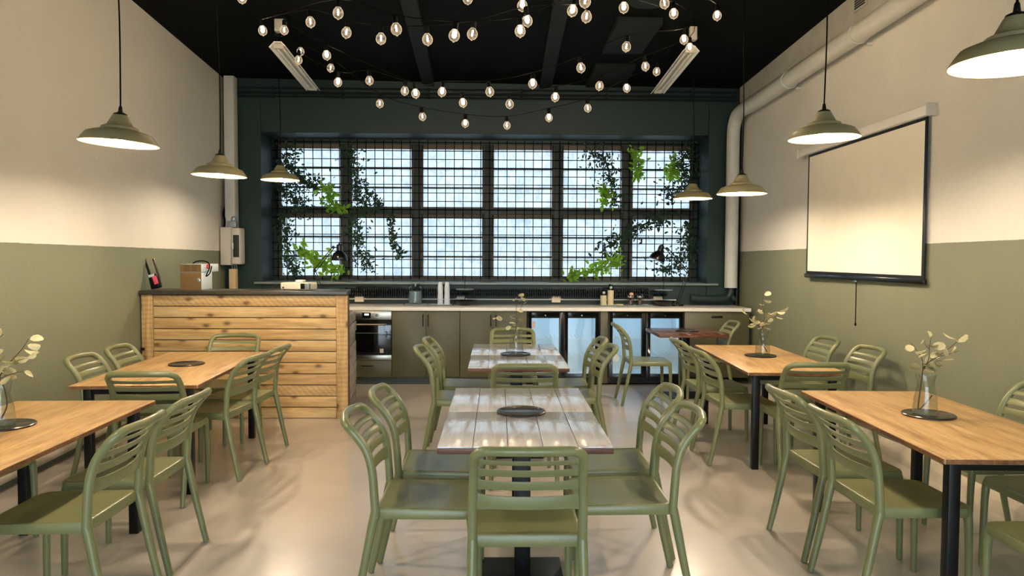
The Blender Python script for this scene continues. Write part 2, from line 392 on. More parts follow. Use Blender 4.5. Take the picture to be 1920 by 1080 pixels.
for y in ys:
    if y > 8.9: break
    k = random.uniform(.8, 1.25)
    for dx, z in [(.01, .13)] + [(a*k, c*random.uniform(.9, 1.1)) for a, c in pr] + [(.01, 0)]: vs.append((XR(y)+dx, y, z))
n = 7
for i in range(len(vs)//n-1):
    for k in range(n-1): fs.append((i*n+k, i*n+k+1, (i+1)*n+k+1, (i+1)*n+k))
struct('baseboard_right', b.add(vs, fs), m_plinth, smooth=True)
struct('baseboard_left', MB().tube([(XL(y)+.05, y, .1) for y in (-2.9, 1, 4, 7.0)], .042, 10).box(XL(7)+.0, XL(7)+.03, -2.9, 7.0, .13, .15), m_plinth, smooth=True)
struct('trim_4', MB().box(-3.16, 2.9, 9.6, 10.16, 1.205, 1.232), mat('sill paint', (120, 132, 128), .3), bevel=.004)

# ------------------------------------------------------------------ outside
b = MB(); random.seed(2); nx, ny = 40, 14; vs = []; fs = []
for j in range(ny):
    for i in range(nx):
        x = -16+32*i/(nx-1); y = 15+12*j/(ny-1)
        vs.append((x, y, -.1 + 5.2*(j/(ny-1))**1.1 + random.uniform(-.25, .25)*(j > 0)))
for j in range(ny-1):
    for i in range(nx-1): fs.append((j*nx+i, j*nx+i+1, (j+1)*nx+i+1, (j+1)*nx+i))
q = NT('bright overgrown bank'); g = q.n('ShaderNodeNewGeometry'); a = q.noise(g.outputs['Position'], 1.1, 6, .7, 1)
q.l(q.ramp(a, [(.3, (150, 176, 150)), (.5, (206, 214, 206)), (.7, (232, 234, 230))]), q.b.inputs['Base Color']); q.b.inputs['Roughness'].default_value = .9
o = struct('hillside', b.add(vs, fs), q.m, smooth=True)
struct('ground', MB().box(-30, 30, 10.35, 40, -.3, -.12), mat('outside gravel', (170, 166, 156), .9, var=.2))
struct('pavement', MB().box(-30, 30, -20, -3.42, -.3, -.12), mat('outside paving', (150, 148, 142), .9, var=.15))

# ------------------------------------------------------------------ the steel window
win = bpy.data.objects.new('window_1', None); COL.objects.link(win); win['kind'] = 'structure'; win.location = (0, 10.2, 0)
MX = [-3.055, -2.08, -1.106, -.136, .822, 1.784, 2.745]
f = MB().box(-3.07, -3.0, -.05, .05, 1.232, 3.165).box(2.69, 2.76, -.05, .05, 1.232, 3.165).box(-3.0, 2.69, -.05, .05, 1.232, 1.275).box(-3.0, 2.69, -.05, .05, 3.10, 3.165)
obj('frame', f, m_frame, win, .003)
for x in MX[1:-1]: obj('mullion', MB().box(x-.043, x+.043, -.06, .05, 1.275, 3.10), m_frame, win, .004)
obj('transom', MB().box(-3.0, 2.69, -.055, .05, 2.15, 2.225), m_frame, win, .004)
for c in range(6):
    xa = MX[c]+(.055 if c == 0 else .043); xb = MX[c+1]-(.055 if c == 5 else .043)
    for za, zb in ((1.275, 2.15), (2.225, 3.10)):
        t = .035; tt = .06 if zb > 3 else .045
        s = obj('sash', MB().box(xa, xa+t, -.03, .03, za, zb).box(xb-t, xb, -.03, .03, za, zb).box(xa+t, xb-t, -.03, .03, za, za+.025).box(xa+t, xb-t, -.03, .03, zb-tt, zb), m_sash, win, .003)
        z0_, z1_ = za+.025, zb-tt; h = (z1_-z0_)/3
        for k in (1, 2): obj('glazing_bar', MB().box(xa+t, xb-t, -.02, .02, z0_+k*h-.011, z0_+k*h+.011), m_frame, s)
        for k in range(3): obj('pane', MB().add([(xa+t, 0, z0_+k*h), (xb-t, 0, z0_+k*h), (xb-t, 0, z0_+(k+1)*h), (xa+t, 0, z0_+(k+1)*h)], [(0, 1, 2, 3)]), m_pane, s, smooth=False)
grid = thing('wire_grid', 'black welded wire trellis spanning the whole wide window', 'trellis', (0, 10.1, 0))
vw = MB().box(-.0052, .0052, -.004, .004, 1.25, 3.15).mesh('wire', m_rubber, smooth=False)
hw = MB().box(-3.06, 2.75, -.004, .004, -.0052, .0052).mesh('wire', m_rubber, smooth=False)
for i in range(48): link('wire', vw, grid, (-2.99+i*.1197, 0, 0))
for i in range(17): link('wire', hw, grid, (0, -.008, 1.30+i*.1135))

# ------------------------------------------------------------------ chairs
def yback(z):
    P = [(.44, -.215), (.55, -.222), (.65, -.230), (.72, -.252), (.78, -.292), (.83, -.338), (.86, -.372)]
    for (za, ya), (zb, yb) in zip(P, P[1:]):
        if z <= zb: return ya+(yb-ya)*(z-za)/(zb-za)
    return P[-1][1]
def make_chair():
    t = thing('slatted_chair', '', 'chair')
    # seat: rounded slab with a raised rim and apron
    out = []
    def arc(cx, cy, r, a0, a1, n=6):
        for k in range(n+1): a = rad(a0+(a1-a0)*k/n); out.append((cx+r*math.cos(a), cy+r*math.sin(a)))
    arc(.165, .165, .058, 0, 90); arc(-.165, .165, .058, 90, 180); arc(-.195, -.195, .022, 180, 270, 3); arc(.195, -.195, .022, 270, 360, 3)
    ctr = Vector((0, 0)); b = MB(); n = len(out); vs = []
    for ins, z in ((.012, .446), (.004, .424), (0, .432), (0, .452), (.006, .463), (.016, .466), (.026, .4635), (.06, .4615), (.12, .459)):
        for x, y in out:
            L = math.hypot(x, y); vs.append((x*(1-ins/L*1.05), y*(1-ins/L*1.05), z + (.010*max(0, -y/.22)**2 * (abs(x)/.22)**2 if z > .45 else 0)))
    fs = []; R = 9
    for i in range(R-1):
        for k in range(n): fs.append((i*n+k, i*n+(k+1) % n, (i+1)*n+(k+1) % n, (i+1)*n+k))
    fs.append(tuple((R-1)*n+k for k in range(n))); fs.append(tuple(range(n-1, -1, -1)))
    obj('seat', b.add(vs, fs), m_chair, t)
    # back frame: one bent tube from seat joint over the top and down again
    zs = [.432, .48, .55, .62, .68, .73, .77, .80]
    left = [(-(.216-.012*max(0, (z-.6)/.25)), yback(z), z) for z in zs]
    corner = []
    for k in range(1, 8):
        a = PI-(PI/2)*k/7; z = .80+.042*math.sin(a); corner.append((-.152+.055*math.cos(a), yback(z)-.006*k/7, z))
    top = [(-.1, yback(.845)-.016, .8445), (-.05, yback(.846)-.022, .846), (0, yback(.846)-.024, .8465)]
    half = left+corner+top; path = half + [(-x, y, z) for x, y, z in half[-2::-1]]
    obj('back_frame', MB().tube(bez(path, 2), .0192, 10), m_chair, t)
    for z, h in ((.787, .021), (.738, .031), (.683, .036), (.612, .053)):
        M = 12; vs = []; fs = []; k8 = 8
        for i in range(M+1):
            x = -.205+.41*i/M; bow = -.030*(1-(x/.205)**2); flare = 1+.35*(abs(x)/.205)**6
            for k in range(k8):
                a = 2*PI*(k+.5)/k8; u = math.copysign(abs(math.cos(a))**.5, math.cos(a)); v = math.copysign(abs(math.sin(a))**.5, math.sin(a))
                zz = z+v*h/2*flare; vs.append((x, yback(zz)+bow+u*.0065, zz))
        for i in range(M):
            for k in range(k8): fs.append((i*k8+k, i*k8+(k+1) % k8, (i+1)*k8+(k+1) % k8, (i+1)*k8+k))
        fs += [tuple(range(k8-1, -1, -1)), tuple(M*k8+k for k in range(k8))]
        obj('slat', MB().add(vs, fs), m_chair, t)
    for s in (-1, 1):
        obj('leg', MB().tube(bez([(s*.216, -.216, .455), (s*.217, -.232, .38), (s*.220, -.268, .2), (s*.223, -.312, .004)], 4), [.0205]*4+[.0205-.0006*i for i in range(9)], 10), m_chair, t)
        obj('leg', MB().tube(bez([(s*.196, .186, .45), (s*.200, .196, .42), (s*.202, .202, .3), (s*.203, .206, .004)], 4), [.019]*4+[.0195-.0006*i for i in range(9)], 10), m_chair, t)
    return t
proto = make_chair()
CH = [
 (.121, 3.06, 0, 'green slatted chair in the foreground, back to the viewer, at the front centre tables', 'C'),
 (-.31, 3.37, -90, 'nearest green chair on the left side of the front centre tables', 'C'),
 (-.285, 3.93, -90, 'second green chair on the left side of the front centre tables', 'C'),
 (.565, 3.42, 90, 'nearest green chair on the right side of the front centre tables', 'C'),
 (.60, 3.96, 90, 'second green chair on the right side of the front centre tables', 'C'),
 (.183, 5.19, 0, 'green chair with its back showing between the two centre table pairs', 'C'),
 (.15, 6.95, 180, 'green chair facing the viewer behind the vase on the rear centre tables', 'C'),
 (-.265, 5.80, -90, 'nearer green chair on the left side of the rear centre tables', 'C'),
 (-.255, 6.38, -90, 'farther green chair on the left side of the rear centre tables', 'C'),
 (.57, 5.88, 90, 'nearer green chair on the right side of the rear centre tables', 'C'),
 (.57, 6.42, 90, 'farther green chair on the right side of the rear centre tables', 'C'),
 (1.885, 3.37, -88, 'green chair nearest the viewer on the aisle side of the nearest right table', 'R'),
 (1.885, 3.93, -88, 'second green chair on the aisle side of the nearest right table', 'R'),
 (2.25, 2.79, 0, 'green chair cut off by the right edge, only its yellowish seat showing', 'R'),
 (2.72, 4.02, 90, 'green chair against the right wall at the nearest right table, back showing', 'R'),
 (2.67, 3.43, 90, 'shaded green chair under the near right table end, beside the wall', 'R'),
 (2.19, 5.27, -2, 'dark green chair back at the near end of the second right table', 'R'),
 (1.90, 5.68, -88, 'nearer green chair on the aisle side of the second right table', 'R'),
 (1.915, 6.38, -88, 'farther green chair on the aisle side of the second right table', 'R'),
 (2.63, 6.53, 92, 'farther green chair by the right wall at the second right table', 'R'),
 (2.66, 5.82, 92, 'nearer green chair by the right wall at the second right table', 'R'),
 (1.625, 7.89, -90, 'green chair in full side view in front of the glass fridges', 'K'),
 (2.30, 8.18, 88, 'green chair on the right of the small dark table by the fridges', 'K'),
 (-1.89, 3.21, 90, 'nearest green chair on the aisle side of the nearest left table', 'L'),
 (-1.903, 3.78, 90, 'second green chair on the aisle side of the nearest left table', 'L'),
 (-2.76, 3.87, -90, 'green chair mostly hidden on the wall side of the nearest left table', 'L'),
 (-2.186, 4.84, 3, 'dark green chair back at the near end of the second left table', 'L'),
 (-2.069, 5.34, 83, 'nearer green chair on the aisle side of the second left table', 'L'),
 (-2.055, 5.84, 86, 'farther green chair on the aisle side of the second left table', 'L'),
 (-2.61, 5.27, -87, 'nearer green chair by the left wall at the second left table', 'L'),
 (-2.63, 5.82, -87, 'farther green chair by the left wall at the second left table', 'L'),
 (-2.34, 6.32, 183, 'green chair facing the viewer in front of the plank bar', 'L'),
]
GR = {'C': 'chairs at the centre tables', 'R': 'chairs at the right tables', 'L': 'chairs at the left tables', 'K': 'chairs by the fridges'}
for i, (x, y, r, lab, g) in enumerate(CH):
    c = proto if i == 0 else copy_tree(proto)
    c.location = (x, y, 0); c.rotation_euler = (0, 0, rad(r)); c['label'] = lab; c['group'] = GR[g]

# ------------------------------------------------------------------ tables
def long_table(x, y, L, W, rz, lab):
    t = thing('dining_table', lab, 'table', (x, y, 0), rad(rz), 'long oak dining tables')
    top = obj('tabletop', MB().box(-W/2, W/2, -L/2, L/2, .709, .735), m_oak, t, .006)
    e = MB()
    for s in (-1, 1):
        e.box(s*(W/2)-.0025, s*(W/2)+.0025, -L/2+.006, L/2-.006, .712, .731).box(-W/2+.006, W/2-.006, s*L/2-.0025, s*L/2+.0025, .712, .731)
    obj('edge_band', e, m_oakedge, top)
    for sx in (-1, 1):
        for sy in (-1, 1):
            lx, ly = sx*(W/2-.085), sy*(L/2-.09)
            l = obj('leg', MB().box(lx-.025, lx+.025, ly-.025, ly+.025, 0, .705), m_black, t, .003)
            obj('bracket', MB().box(lx-.04, lx+.04, ly-.04, ly+.04, .703, .709), m_steel, l)
    for sy in (-1, 1): obj('rail', MB().box(-W/2+.11, W/2-.11, sy*(L/2-.09)-.015, sy*(L/2-.09)+.015, .665, .695), m_black, t)
    return t
def edge_table(rx, ry0, ry1, W, slope, side, lab):   # given the aisle-side edge
    L = math.hypot(ry1-ry0, (ry1-ry0)*slope); a = -math.degrees(math.atan(slope))
    ex = rx + slope*(ry1-ry0)/2; d = Vector((math.cos(rad(a)), math.sin(rad(a))))*side*W/2
    return long_table(ex+d.x, (ry0+ry1)/2+d.y, L, W, a, lab)
edge_table(1.855, 2.984, 4.554, .77, .033, 1, 'oak dining table nearest on the right, vase of eucalyptus on it')
edge_table(1.822, 5.284, 6.97, .73, .038, 1, 'oak dining table second on the right, below the projection screen')
edge_table(-1.908, 2.66, 4.23, .77, -.032, -1, 'oak dining table nearest on the left, cut by the picture edge')
edge_table(-1.925, 4.74, 6.413, .80, -.062, -1, 'oak dining table second on the left, in front of the plank bar')
def square_table(x0, x1, y0, y1, lab, top_m, grp):
    t = thing('pedestal_table', lab, 'table', ((x0+x1)/2, (y0+y1)/2, 0), 0, grp)
    hw_, hd = (x1-x0)/2, (y1-y0)/2
    top = obj('tabletop', MB().box(-hw_, hw_, -hd, hd, .700, .7265), m_edge, t, .003)
    n = 5; bw = 2*hw_/n
    me = MB().box(-bw/2+.0012, bw/2-.0012, -hd-.0005, hd+.0005, .7265, .735).mesh('board', top_m, .0025)
    for k in range(n): link('board', me, top, (-hw_+(k+.5)*bw, 0, random.uniform(-.0006, .0006)))
    obj('column', MB().box(-.038, .038, -.038, .038, .012, .70), m_black, t, .004)
    obj('top_plate', MB().box(-.2, .2, -.03, .03, .692, .70).box(-.03, .03, -.2, .2, .692, .70), m_black, t)
    obj('base_plate', MB().box(-.2, .2, -.2, .2, 0, .012), m_black, t, .004)
    return t
random.seed(7)
square_table(-.262, .512, 3.185, 3.913, 'weathered board table nearest in the centre, before the seam', m_sheen_boards, 'centre pedestal tables')
square_table(-.262, .515, 3.919, 4.63, 'weathered board table pushed behind the nearest centre table', m_sheen_boards, 'centre pedestal tables')
square_table(-.222, .545, 5.50, 6.205, 'weathered board table at the front of the rear centre pair', m_sheen_boards, 'centre pedestal tables')
square_table(-.226, .54, 6.211, 7.0, 'weathered board table at the back of the rear centre pair, near the cabinets', m_sheen_boards, 'centre pedestal tables')
square_table(1.752, 2.515, 7.90, 8.65, 'small dark brown pedestal table in front of the fridges', m_dkwood, None)

# round trays, vases, eucalyptus
def tray(x, y, r, lab):
    o = obj('round_tray', MB().lathe([(0, .735), (r, .735), (r, .742), (r-.004, .745), (r-.012, .7435), (r-.016, .741), (0, .741)], 40, (0, 0, -.735)), m_tray, None, loc=(x, y, .7362))
    tag(o, lab, 'tray', 'round black table trays')
TR = {'LT1': (-2.375, 3.572, 'black round tray under the vase on the nearest left table'), 'C1': (.128, 3.897, 'empty black round tray over the seam of the front centre tables'),
      'C2': (.154, 6.238, 'black round tray under the vase on the rear centre tables'), 'LT2': (-2.367, 5.628, 'empty black round tray on the second left table'),
      'RT1': (2.281, 3.818, 'black round tray under the vase on the nearest right table'), 'RT2': (2.228, 6.163, 'black round tray under the vase on the second right table'),
      'RT3': (2.157, 8.30, 'empty black round tray on the small dark table')}
for k, (x, y, lab) in TR.items(): tray(x, y, .13, lab)
def vase(x, y, lab):
    pr_ = [(.0, .0), (.056, 0), (.062, .006), (.061, .03), (.056, .08), (.046, .13), (.042, .155), (.045, .185), (.051, .21)]
    inn = [(.049, .21), (.043, .185), (.040, .155), (.044, .13), (.054, .08), (.058, .03), (.054, .014), (0, .012)]
    o = obj('glass_vase', MB().lathe(pr_+inn, 28), m_glass, None, loc=(x, y, .7435)); tag(o, lab, 'vase', 'glass vases')
def leaf_mesh(L, W, mt, cup):
    vs = [(0, 0, 0)]; n = 9
    for k in range(n):
        a = 2*PI*k/n; x = L/2-L/2*math.cos(a); y = W/2*math.sin(a)*(1-.12*math.cos(a)); vs.append((x, y, cup*(y*y/(W*W/4))*.01 - .004*math.sin(PI*x/L)))
    vs[0] = (L/2, 0, -.004)
    return MB().add(vs, [(0, 1+k, 1+(k+1) % n) for k in range(n)]).mesh('leaf', mt)
LEAVES = [leaf_mesh(.062, .044, m_euca, 1), leaf_mesh(.072, .036, m_euca, -1), leaf_mesh(.055, .046, m_euca2, 1), leaf_mesh(.066, .030, m_euca2, -1)]
def eucalyptus(x, y, lab, stems, seed, nl):
    random.seed(seed); t = thing('eucalyptus_branch', lab, 'plant', (x, y, .757), 0, 'eucalyptus branches in vases')
    b = MB(); tips = []
    for pts, r in stems:
        p = bez(pts, 5); b.tube(p, [r*(1-.6*i/(len(p)-1)) for i in range(len(p))], 6); tips.append(p)
    obj('stem', b, m_stem, t)
    cand = [(p, i) for p in tips for i in range(len(p)) if p[i].z > .205]
    for k in range(nl):
        p, i = cand[int(len(cand)*(k+.5)/nl) % len(cand)]
        q = p[i]; az = random.uniform(0, 2*PI); el = random.uniform(-.5, .7)
        R_ = Matrix.Rotation(az, 3, 'Z') @ Matrix.Rotation(-el, 3, 'Y') @ Matrix.Rotation(random.uniform(-1.2, 1.2), 3, 'X')
        d = R_ @ Vector((1, 0, 0)); s = random.uniform(.8, 1.15)
        o = link('leaf', LEAVES[random.choice((0, 0, 1, 1, 2, 3))], t, q+d*.012, R_.to_euler(), (s, s, s))
    return t
main = [(.03, -.005, .02), (-.028, 0, .03), (-.022, 0, .12), (-.012, 0, .2), (-.002, 0, .26)]
vase(2.262, 3.818, 'clear glass vase on the nearest right table')
eucalyptus(2.262, 3.818, 'pale eucalyptus branches spreading from the vase on the nearest right table', [
    ([(.035, 0, .085), (-.03, 0, .012), (-.035, 0, .06), (-.022, 0, .17), (-.012, 0, .24), (.05, .0, .285), (.12, .01, .33), (.18, .02, .375)], .004),
    ([(-.015, 0, .22), (.005, -.01, .28), (.008, -.01, .34), (.012, -.015, .40)], .0026), ([(.06, 0, .29), (.11, -.01, .305), (.16, -.02, .325)], .0022),
    ([(-.018, 0, .22), (-.02, .01, .28), (-.05, .015, .33), (-.075, .02, .36)], .002), ([(-.012, 0, .23), (.04, .02, .26), (.1, .03, .265)], .002),
    ([(.01, -.01, .33), (-.02, -.02, .355), (-.03, -.03, .38)], .0016)], 11, 30)
vase(-2.395, 3.572, 'clear glass vase on the nearest left table, cut by the picture edge')
eucalyptus(-2.395, 3.572, 'pale eucalyptus branches in the vase on the nearest left table', [
    ([(.0, 0, .014), (.03, 0, .08), (.02, 0, .16), (.0, 0, .22), (.05, 0, .29), (.1, .01, .35), (.13, .015, .40)], .004),
    ([(0, 0, .22), (-.02, .01, .3), (-.03, .02, .38), (.0, .03, .42)], .0026), ([(0, 0, .22), (-.06, 0, .28), (-.12, -.01, .32)], .0026),
    ([(.05, 0, .28), (.1, -.02, .3), (.14, -.03, .31)], .002), ([(0, 0, .21), (.06, .02, .235), (.1, .02, .24)], .002)], 23, 32)
vase(2.245, 6.163, 'clear glass vase on the second right table')
eucalyptus(2.245, 6.163, 'cream eucalyptus branches in the vase on the second right table', [
    ([(.04, 0, .015), (-.01, 0, .1), (-.025, 0, .17), (.0, 0, .24), (.01, 0, .33), (-.01, 0, .42), (.0, 0, .50)], .004),
    ([(-.02, 0, .2), (-.05, .01, .26), (-.10, .02, .31), (-.14, .02, .335)], .0026), ([(.0, 0, .24), (.05, .0, .30), (.11, .0, .35), (.15, .01, .36)], .0026),
    ([(.01, 0, .3), (.07, .02, .33), (.12, .02, .31)], .002), ([(-.01, 0, .22), (-.06, -.02, .25), (-.1, -.02, .255)], .002)], 31, 32)
vase(.158, 6.238, 'clear glass vase on the rear centre tables')
eucalyptus(.158, 6.238, 'sparse eucalyptus stems in the vase on the rear centre tables', [
    ([(.01, 0, .015), (-.02, 0, .1), (.0, 0, .18), (.005, 0, .26), (.0, 0, .36), (.01, 0, .46), (.02, 0, .50)], .004),
    ([(0, 0, .2), (-.06, .01, .24), (-.12, .02, .27), (-.17, .02, .31)], .0026), ([(.0, 0, .2), (.02, .01, .3), (.05, .0, .40), (.07, .0, .43)], .0026)], 41, 15)

# ------------------------------------------------------------------ plank bar
bx0, bx1, by = -3.40, -1.44, 7.09
bar = thing('plank_bar', 'bar clad in knotty horizontal pine planks against the left wall', 'bar', (-2.42, 7.09, 0))
O = Vector((-2.42, 7.09, 0))
obj('carcass', MB().box(bx0-O.x, bx1-O.x-.012, .018, .05, 0, 1.19).box(bx0-O.x, bx1-O.x-.2, .05, 1.0, 0, .95).box(bx0-O.x, bx1-O.x-.3, .05, .38, .95, 1.194), m_bartop, bar)
pw = .108; H_ = 1.19/11
for x in (bx0, bx1-pw): obj('post', MB().box(x-O.x, x+pw-O.x, -.014, .018, 0, 1.19), m_pinev, bar, .004)
random.seed(12)
plm = MB().box(bx0+pw-O.x+.003, bx1-pw-O.x-.003, -.004, .018, .0035, H_-.0045).mesh('plank', m_pine, .003)
pls = MB().box(bx0+pw-O.x+.003, bx1-pw-O.x-.003, -.004, .018, .0035, H_-.0045).mesh('plank', m_pinesaw, .003)
for k in range(11): link('plank', pls if k in (2, 10) else plm, bar, (0, random.uniform(-.003, .003), k*H_))
obj('top', MB().prism([(bx0-O.x-.005, -.045), (bx1-O.x+.0, -.045), (bx1-O.x-.052, .42), (bx0-O.x-.005, .42)], 1.194, 1.233), m_bartop, bar, .003)
obj('corner_strip', MB().box(bx1-O.x-.012, bx1-O.x+.006, .018, .05, 0, 1.19), m_bartop, bar)
for k in range(9):
    dx = random.uniform(-.006, .006); a = .062
    M_ = Matrix.Translation((bx1-O.x-.018+dx, .05, k*.108)) @ Matrix.Rotation(a+.04, 4, 'Z')
    obj('side_plank', MB().box(-.018, 0, 0, .97+random.uniform(-.02, .02), .002, .105, M_), m_greyply, bar, .003)
obj('latch', MB().box(bx0-O.x-.002, bx0-O.x+.03, -.035, -.014, .66, .685), m_black, bar, .002)
# things on the bar
pouch = thing('menu_pouch', 'black pouch with two upright paddles and a pink card at the bar end', 'pouch', (-3.30, 7.22, 1.2335), rad(-6))
M_ = Matrix.Rotation(rad(-14), 4, 'Y')
obj('pouch', MB().box(-.06, .03, -.03, .03, .0, .14, Matrix.Translation((0, 0, .016)) @ M_), m_black, pouch, .01)
for s, x in ((0, -.085), (1, -.005)):
    obj('paddle', MB().box(-.011, .011, -.008, .008, .10, .315, Matrix.Translation((x+.045, .01*s, 0)) @ Matrix.Rotation(rad(-17), 4, 'Y')), m_black if s == 0 else m_bartop, pouch, .004)
obj('pink_card', MB().box(-.022, .022, -.036, -.031, .05, .13, Matrix.Translation((.02, 0, .01)) @ Matrix.Rotation(rad(-20), 4, 'Y')), m_pink, pouch, .003, label='pink card')
obj('white_card', MB().box(-.05, .01, -.034, -.028, .12, .145, Matrix.Translation((0, 0, .012)) @ M_), m_whitemetal, pouch, .002)
mbx = thing('metal_cabinet', 'small bronze metal case with louvre slots and looped cable on the bar', 'metal case', (-2.96, 7.16, 1.2335))
obj('body', MB().box(-.10, .10, 0, .27, 0, .17), m_whitemetal, mbx, .004)
obj('lid', MB().box(-.10, .10, 0, .44, .172, .25), m_whitemetal, mbx, .004)
obj('front_panel', MB().box(-.1, .1, -.004, 0, .002, .168), m_brownmetal, mbx); obj('lid_panel', MB().box(-.1, .1, -.004, 0, .174, .248), m_brownmetal, mbx)
for i in range(2):
    for k in range(3): sl = obj('louvre', MB().box(-.06+i*.07, -.01+i*.07, -.007, -.004, .19+k*.02, .194+k*.02), m_dark, mbx); obj('rivet', MB().box(-.068+i*.07, -.06+i*.07, -.007, -.004, .188+k*.02, .196+k*.02), m_chrome, sl)
obj('lock', MB().box(.06, .092, -.01, -.004, .07, .115), m_chrome, mbx, .003)
obj('cable', MB().tube(bez([(.0, .05, .255), (.03, .06, .275), (.09, .08, .28), (.13, .10, .262), (.135, .12, .22), (.118, .1, .16), (.108, .1, .13), (.13, .13, .16), (.14, .16, .23)], 6), .006, 6), m_rubber, mbx)
obj('plug', MB().box(.105, .13, .12, .15, .205, .25), m_red, mbx, .004, label='red cable plug')
pj = thing('projector', 'small cream projector standing on the right half of the bar', 'projector', (-1.955, 7.22, 1.2335), rad(-12))
obj('body', MB().box(-.15, .15, -.06, .13, .006, .075), m_offwhite, pj, .014, seg=3)
obj('lens_panel', MB().box(.062, .11, -.065, -.055, .014, .068), m_blackgloss, pj, .008); obj('end_cap', MB().box(.112, .152, -.064, -.02, .01, .07), m_tin, pj, .006)
obj('top_cap', MB().box(-.02, .06, -.01, .06, .075, .1), m_white, pj, .006)
for x in (-.12, .12): obj('foot', MB().lathe([(.01, 0), (.01, .008)], 10, (x, -.03, 0)), m_black, pj)
obj('button', MB().lathe([(.01, 0), (.008, .004)], 12, M=Matrix.Translation((-.118, -.06, .026)) @ Matrix.Rotation(PI/2, 4, 'X')), m_dark, pj)

# ------------------------------------------------------------------ kitchen run
YF = 8.97
def unit(name, lab, cat, x0, x1, grp='kitchen base units'):
    t = thing(name, lab, cat, ((x0+x1)/2, YF+.3, 0), 0, grp); return t, (x1-x0)/2
def bar_handle(parent, x, z0, z1, vertical=True, mt=None):
    b = MB()
    if vertical: b.tube([(x, -.302, z0), (x, -.335, z0+.006), (x, -.335, z1-.006), (x, -.302, z1)], .006, 6)
    else: b.tube([(z0, -.302, x), (z0+.006, -.335, x), (z1-.006, -.335, x), (z1, -.302, x)], .006, 6)
    obj('handle', b, mt or m_black, parent)
def cab(x0, x1, lab, doors):
    t, h = unit('base_cabinet', lab, 'cabinet', x0, x1)
    obj('body', MB().box(-h, h, -.278, .28, .09, .905), m_cab, t)
    n = len(doors); wd = 2*h/n
    for k, side in enumerate(doors):
        xa = -h+k*wd; d = obj('door', MB().box(xa+.002, xa+wd-.002, -.298, -.28, .093, .902), m_cab, t, .0015)
        if side: bar_handle(d, xa+wd-.03 if side > 0 else xa+.03, .72, .86)
    return t
cab(-1.288, -.462, 'olive two-door cabinet between the oven and the next cabinet', (1, -1))
cab(-.458, .357, 'olive two-door cabinet left of the glass fridges', (1, -1))
t, h = unit('drawer_cabinet', 'olive cabinet with a wide cut-out drawer at the right end', 'cabinet', 2.297, 3.10)
obj('body', MB().box(-h, h, -.278, .28, .09, .905), m_cab, t)
for za, zb in ((.35, .902), (.093, .345)):
    d = obj('drawer', MB().box(-h+.002, h-.002, -.298, -.28, za, zb), m_cab, t, .0015)
    obj('finger_slot', MB().box(-.07, .07, -.300, -.292, zb-.075, zb-.045), m_black, d, .004)
t, h = unit('oven_cabinet', 'olive housing cabinet with a drawer under the built-in oven', 'cabinet', -1.885, -1.292)
obj('body', MB().box(-h, h, -.27, .28, .09, .300), m_cab, t); d = obj('drawer', MB().box(-h+.002, h-.002, -.298, -.272, .093, .296), m_cab, t, .0015)
bar_handle(d, .235, -.07, .07, False)
ov = thing('oven', 'built-in steel oven with black glass door beside the plank bar', 'oven', (-1.5885, YF+.3, .302)); h = .2955
obj('body', MB().box(-h, h, -.27, .26, 0, .6), m_dark, ov); obj('control_panel', MB().box(-h, h, -.298, -.272, .495, .6), m_steel, ov, .002)
obj('door', MB().box(-h, h, -.302, -.272, .066, .490), m_ovenglass, ov, .003); obj('lower_trim', MB().box(-h, h, -.298, -.272, 0, .062), m_steel, ov, .002)
obj('handle', MB().tube([(-.23, -.30, .44), (-.23, -.34, .44), (.23, -.34, .44), (.23, -.30, .44)], .009, 8), m_steel, ov)
dsp = obj('display', MB().box(-.06, .045, -.3005, -.298, .515, .58), m_blackgloss, ov); obj('clock_digits', MB().box(-.03, .02, -.3012, -.3004, .55, .568), m_disp, dsp)
obj('knob', MB().lathe([(.02, 0), (.019, .02), (.0, .021)], 16, M=Matrix.Translation((.12, -.298, .55)) @ Matrix.Rotation(PI/2, 4, 'X')), m_steel, ov)
obj('rack', MB().box(-.22, .2, -.3032, -.302, .33, .334), m_tin, ov); obj('energy_sticker', MB().box(.155, .2, -.3035, -.302, .09, .14), m_greyplas, ov)
tag(obj('plinth_board', MB().box(-1.885, .357, 9.01, 9.03, 0, .088), m_kick), 'dark green plinth board under the olive cabinets', 'plinth')
tag(obj('filler_panel', MB().box(1.262, 1.354, YF+.002, 9.5, .02, .905), m_cab, bevel=.002), 'narrow olive panel between the two glass fridges', 'panel')
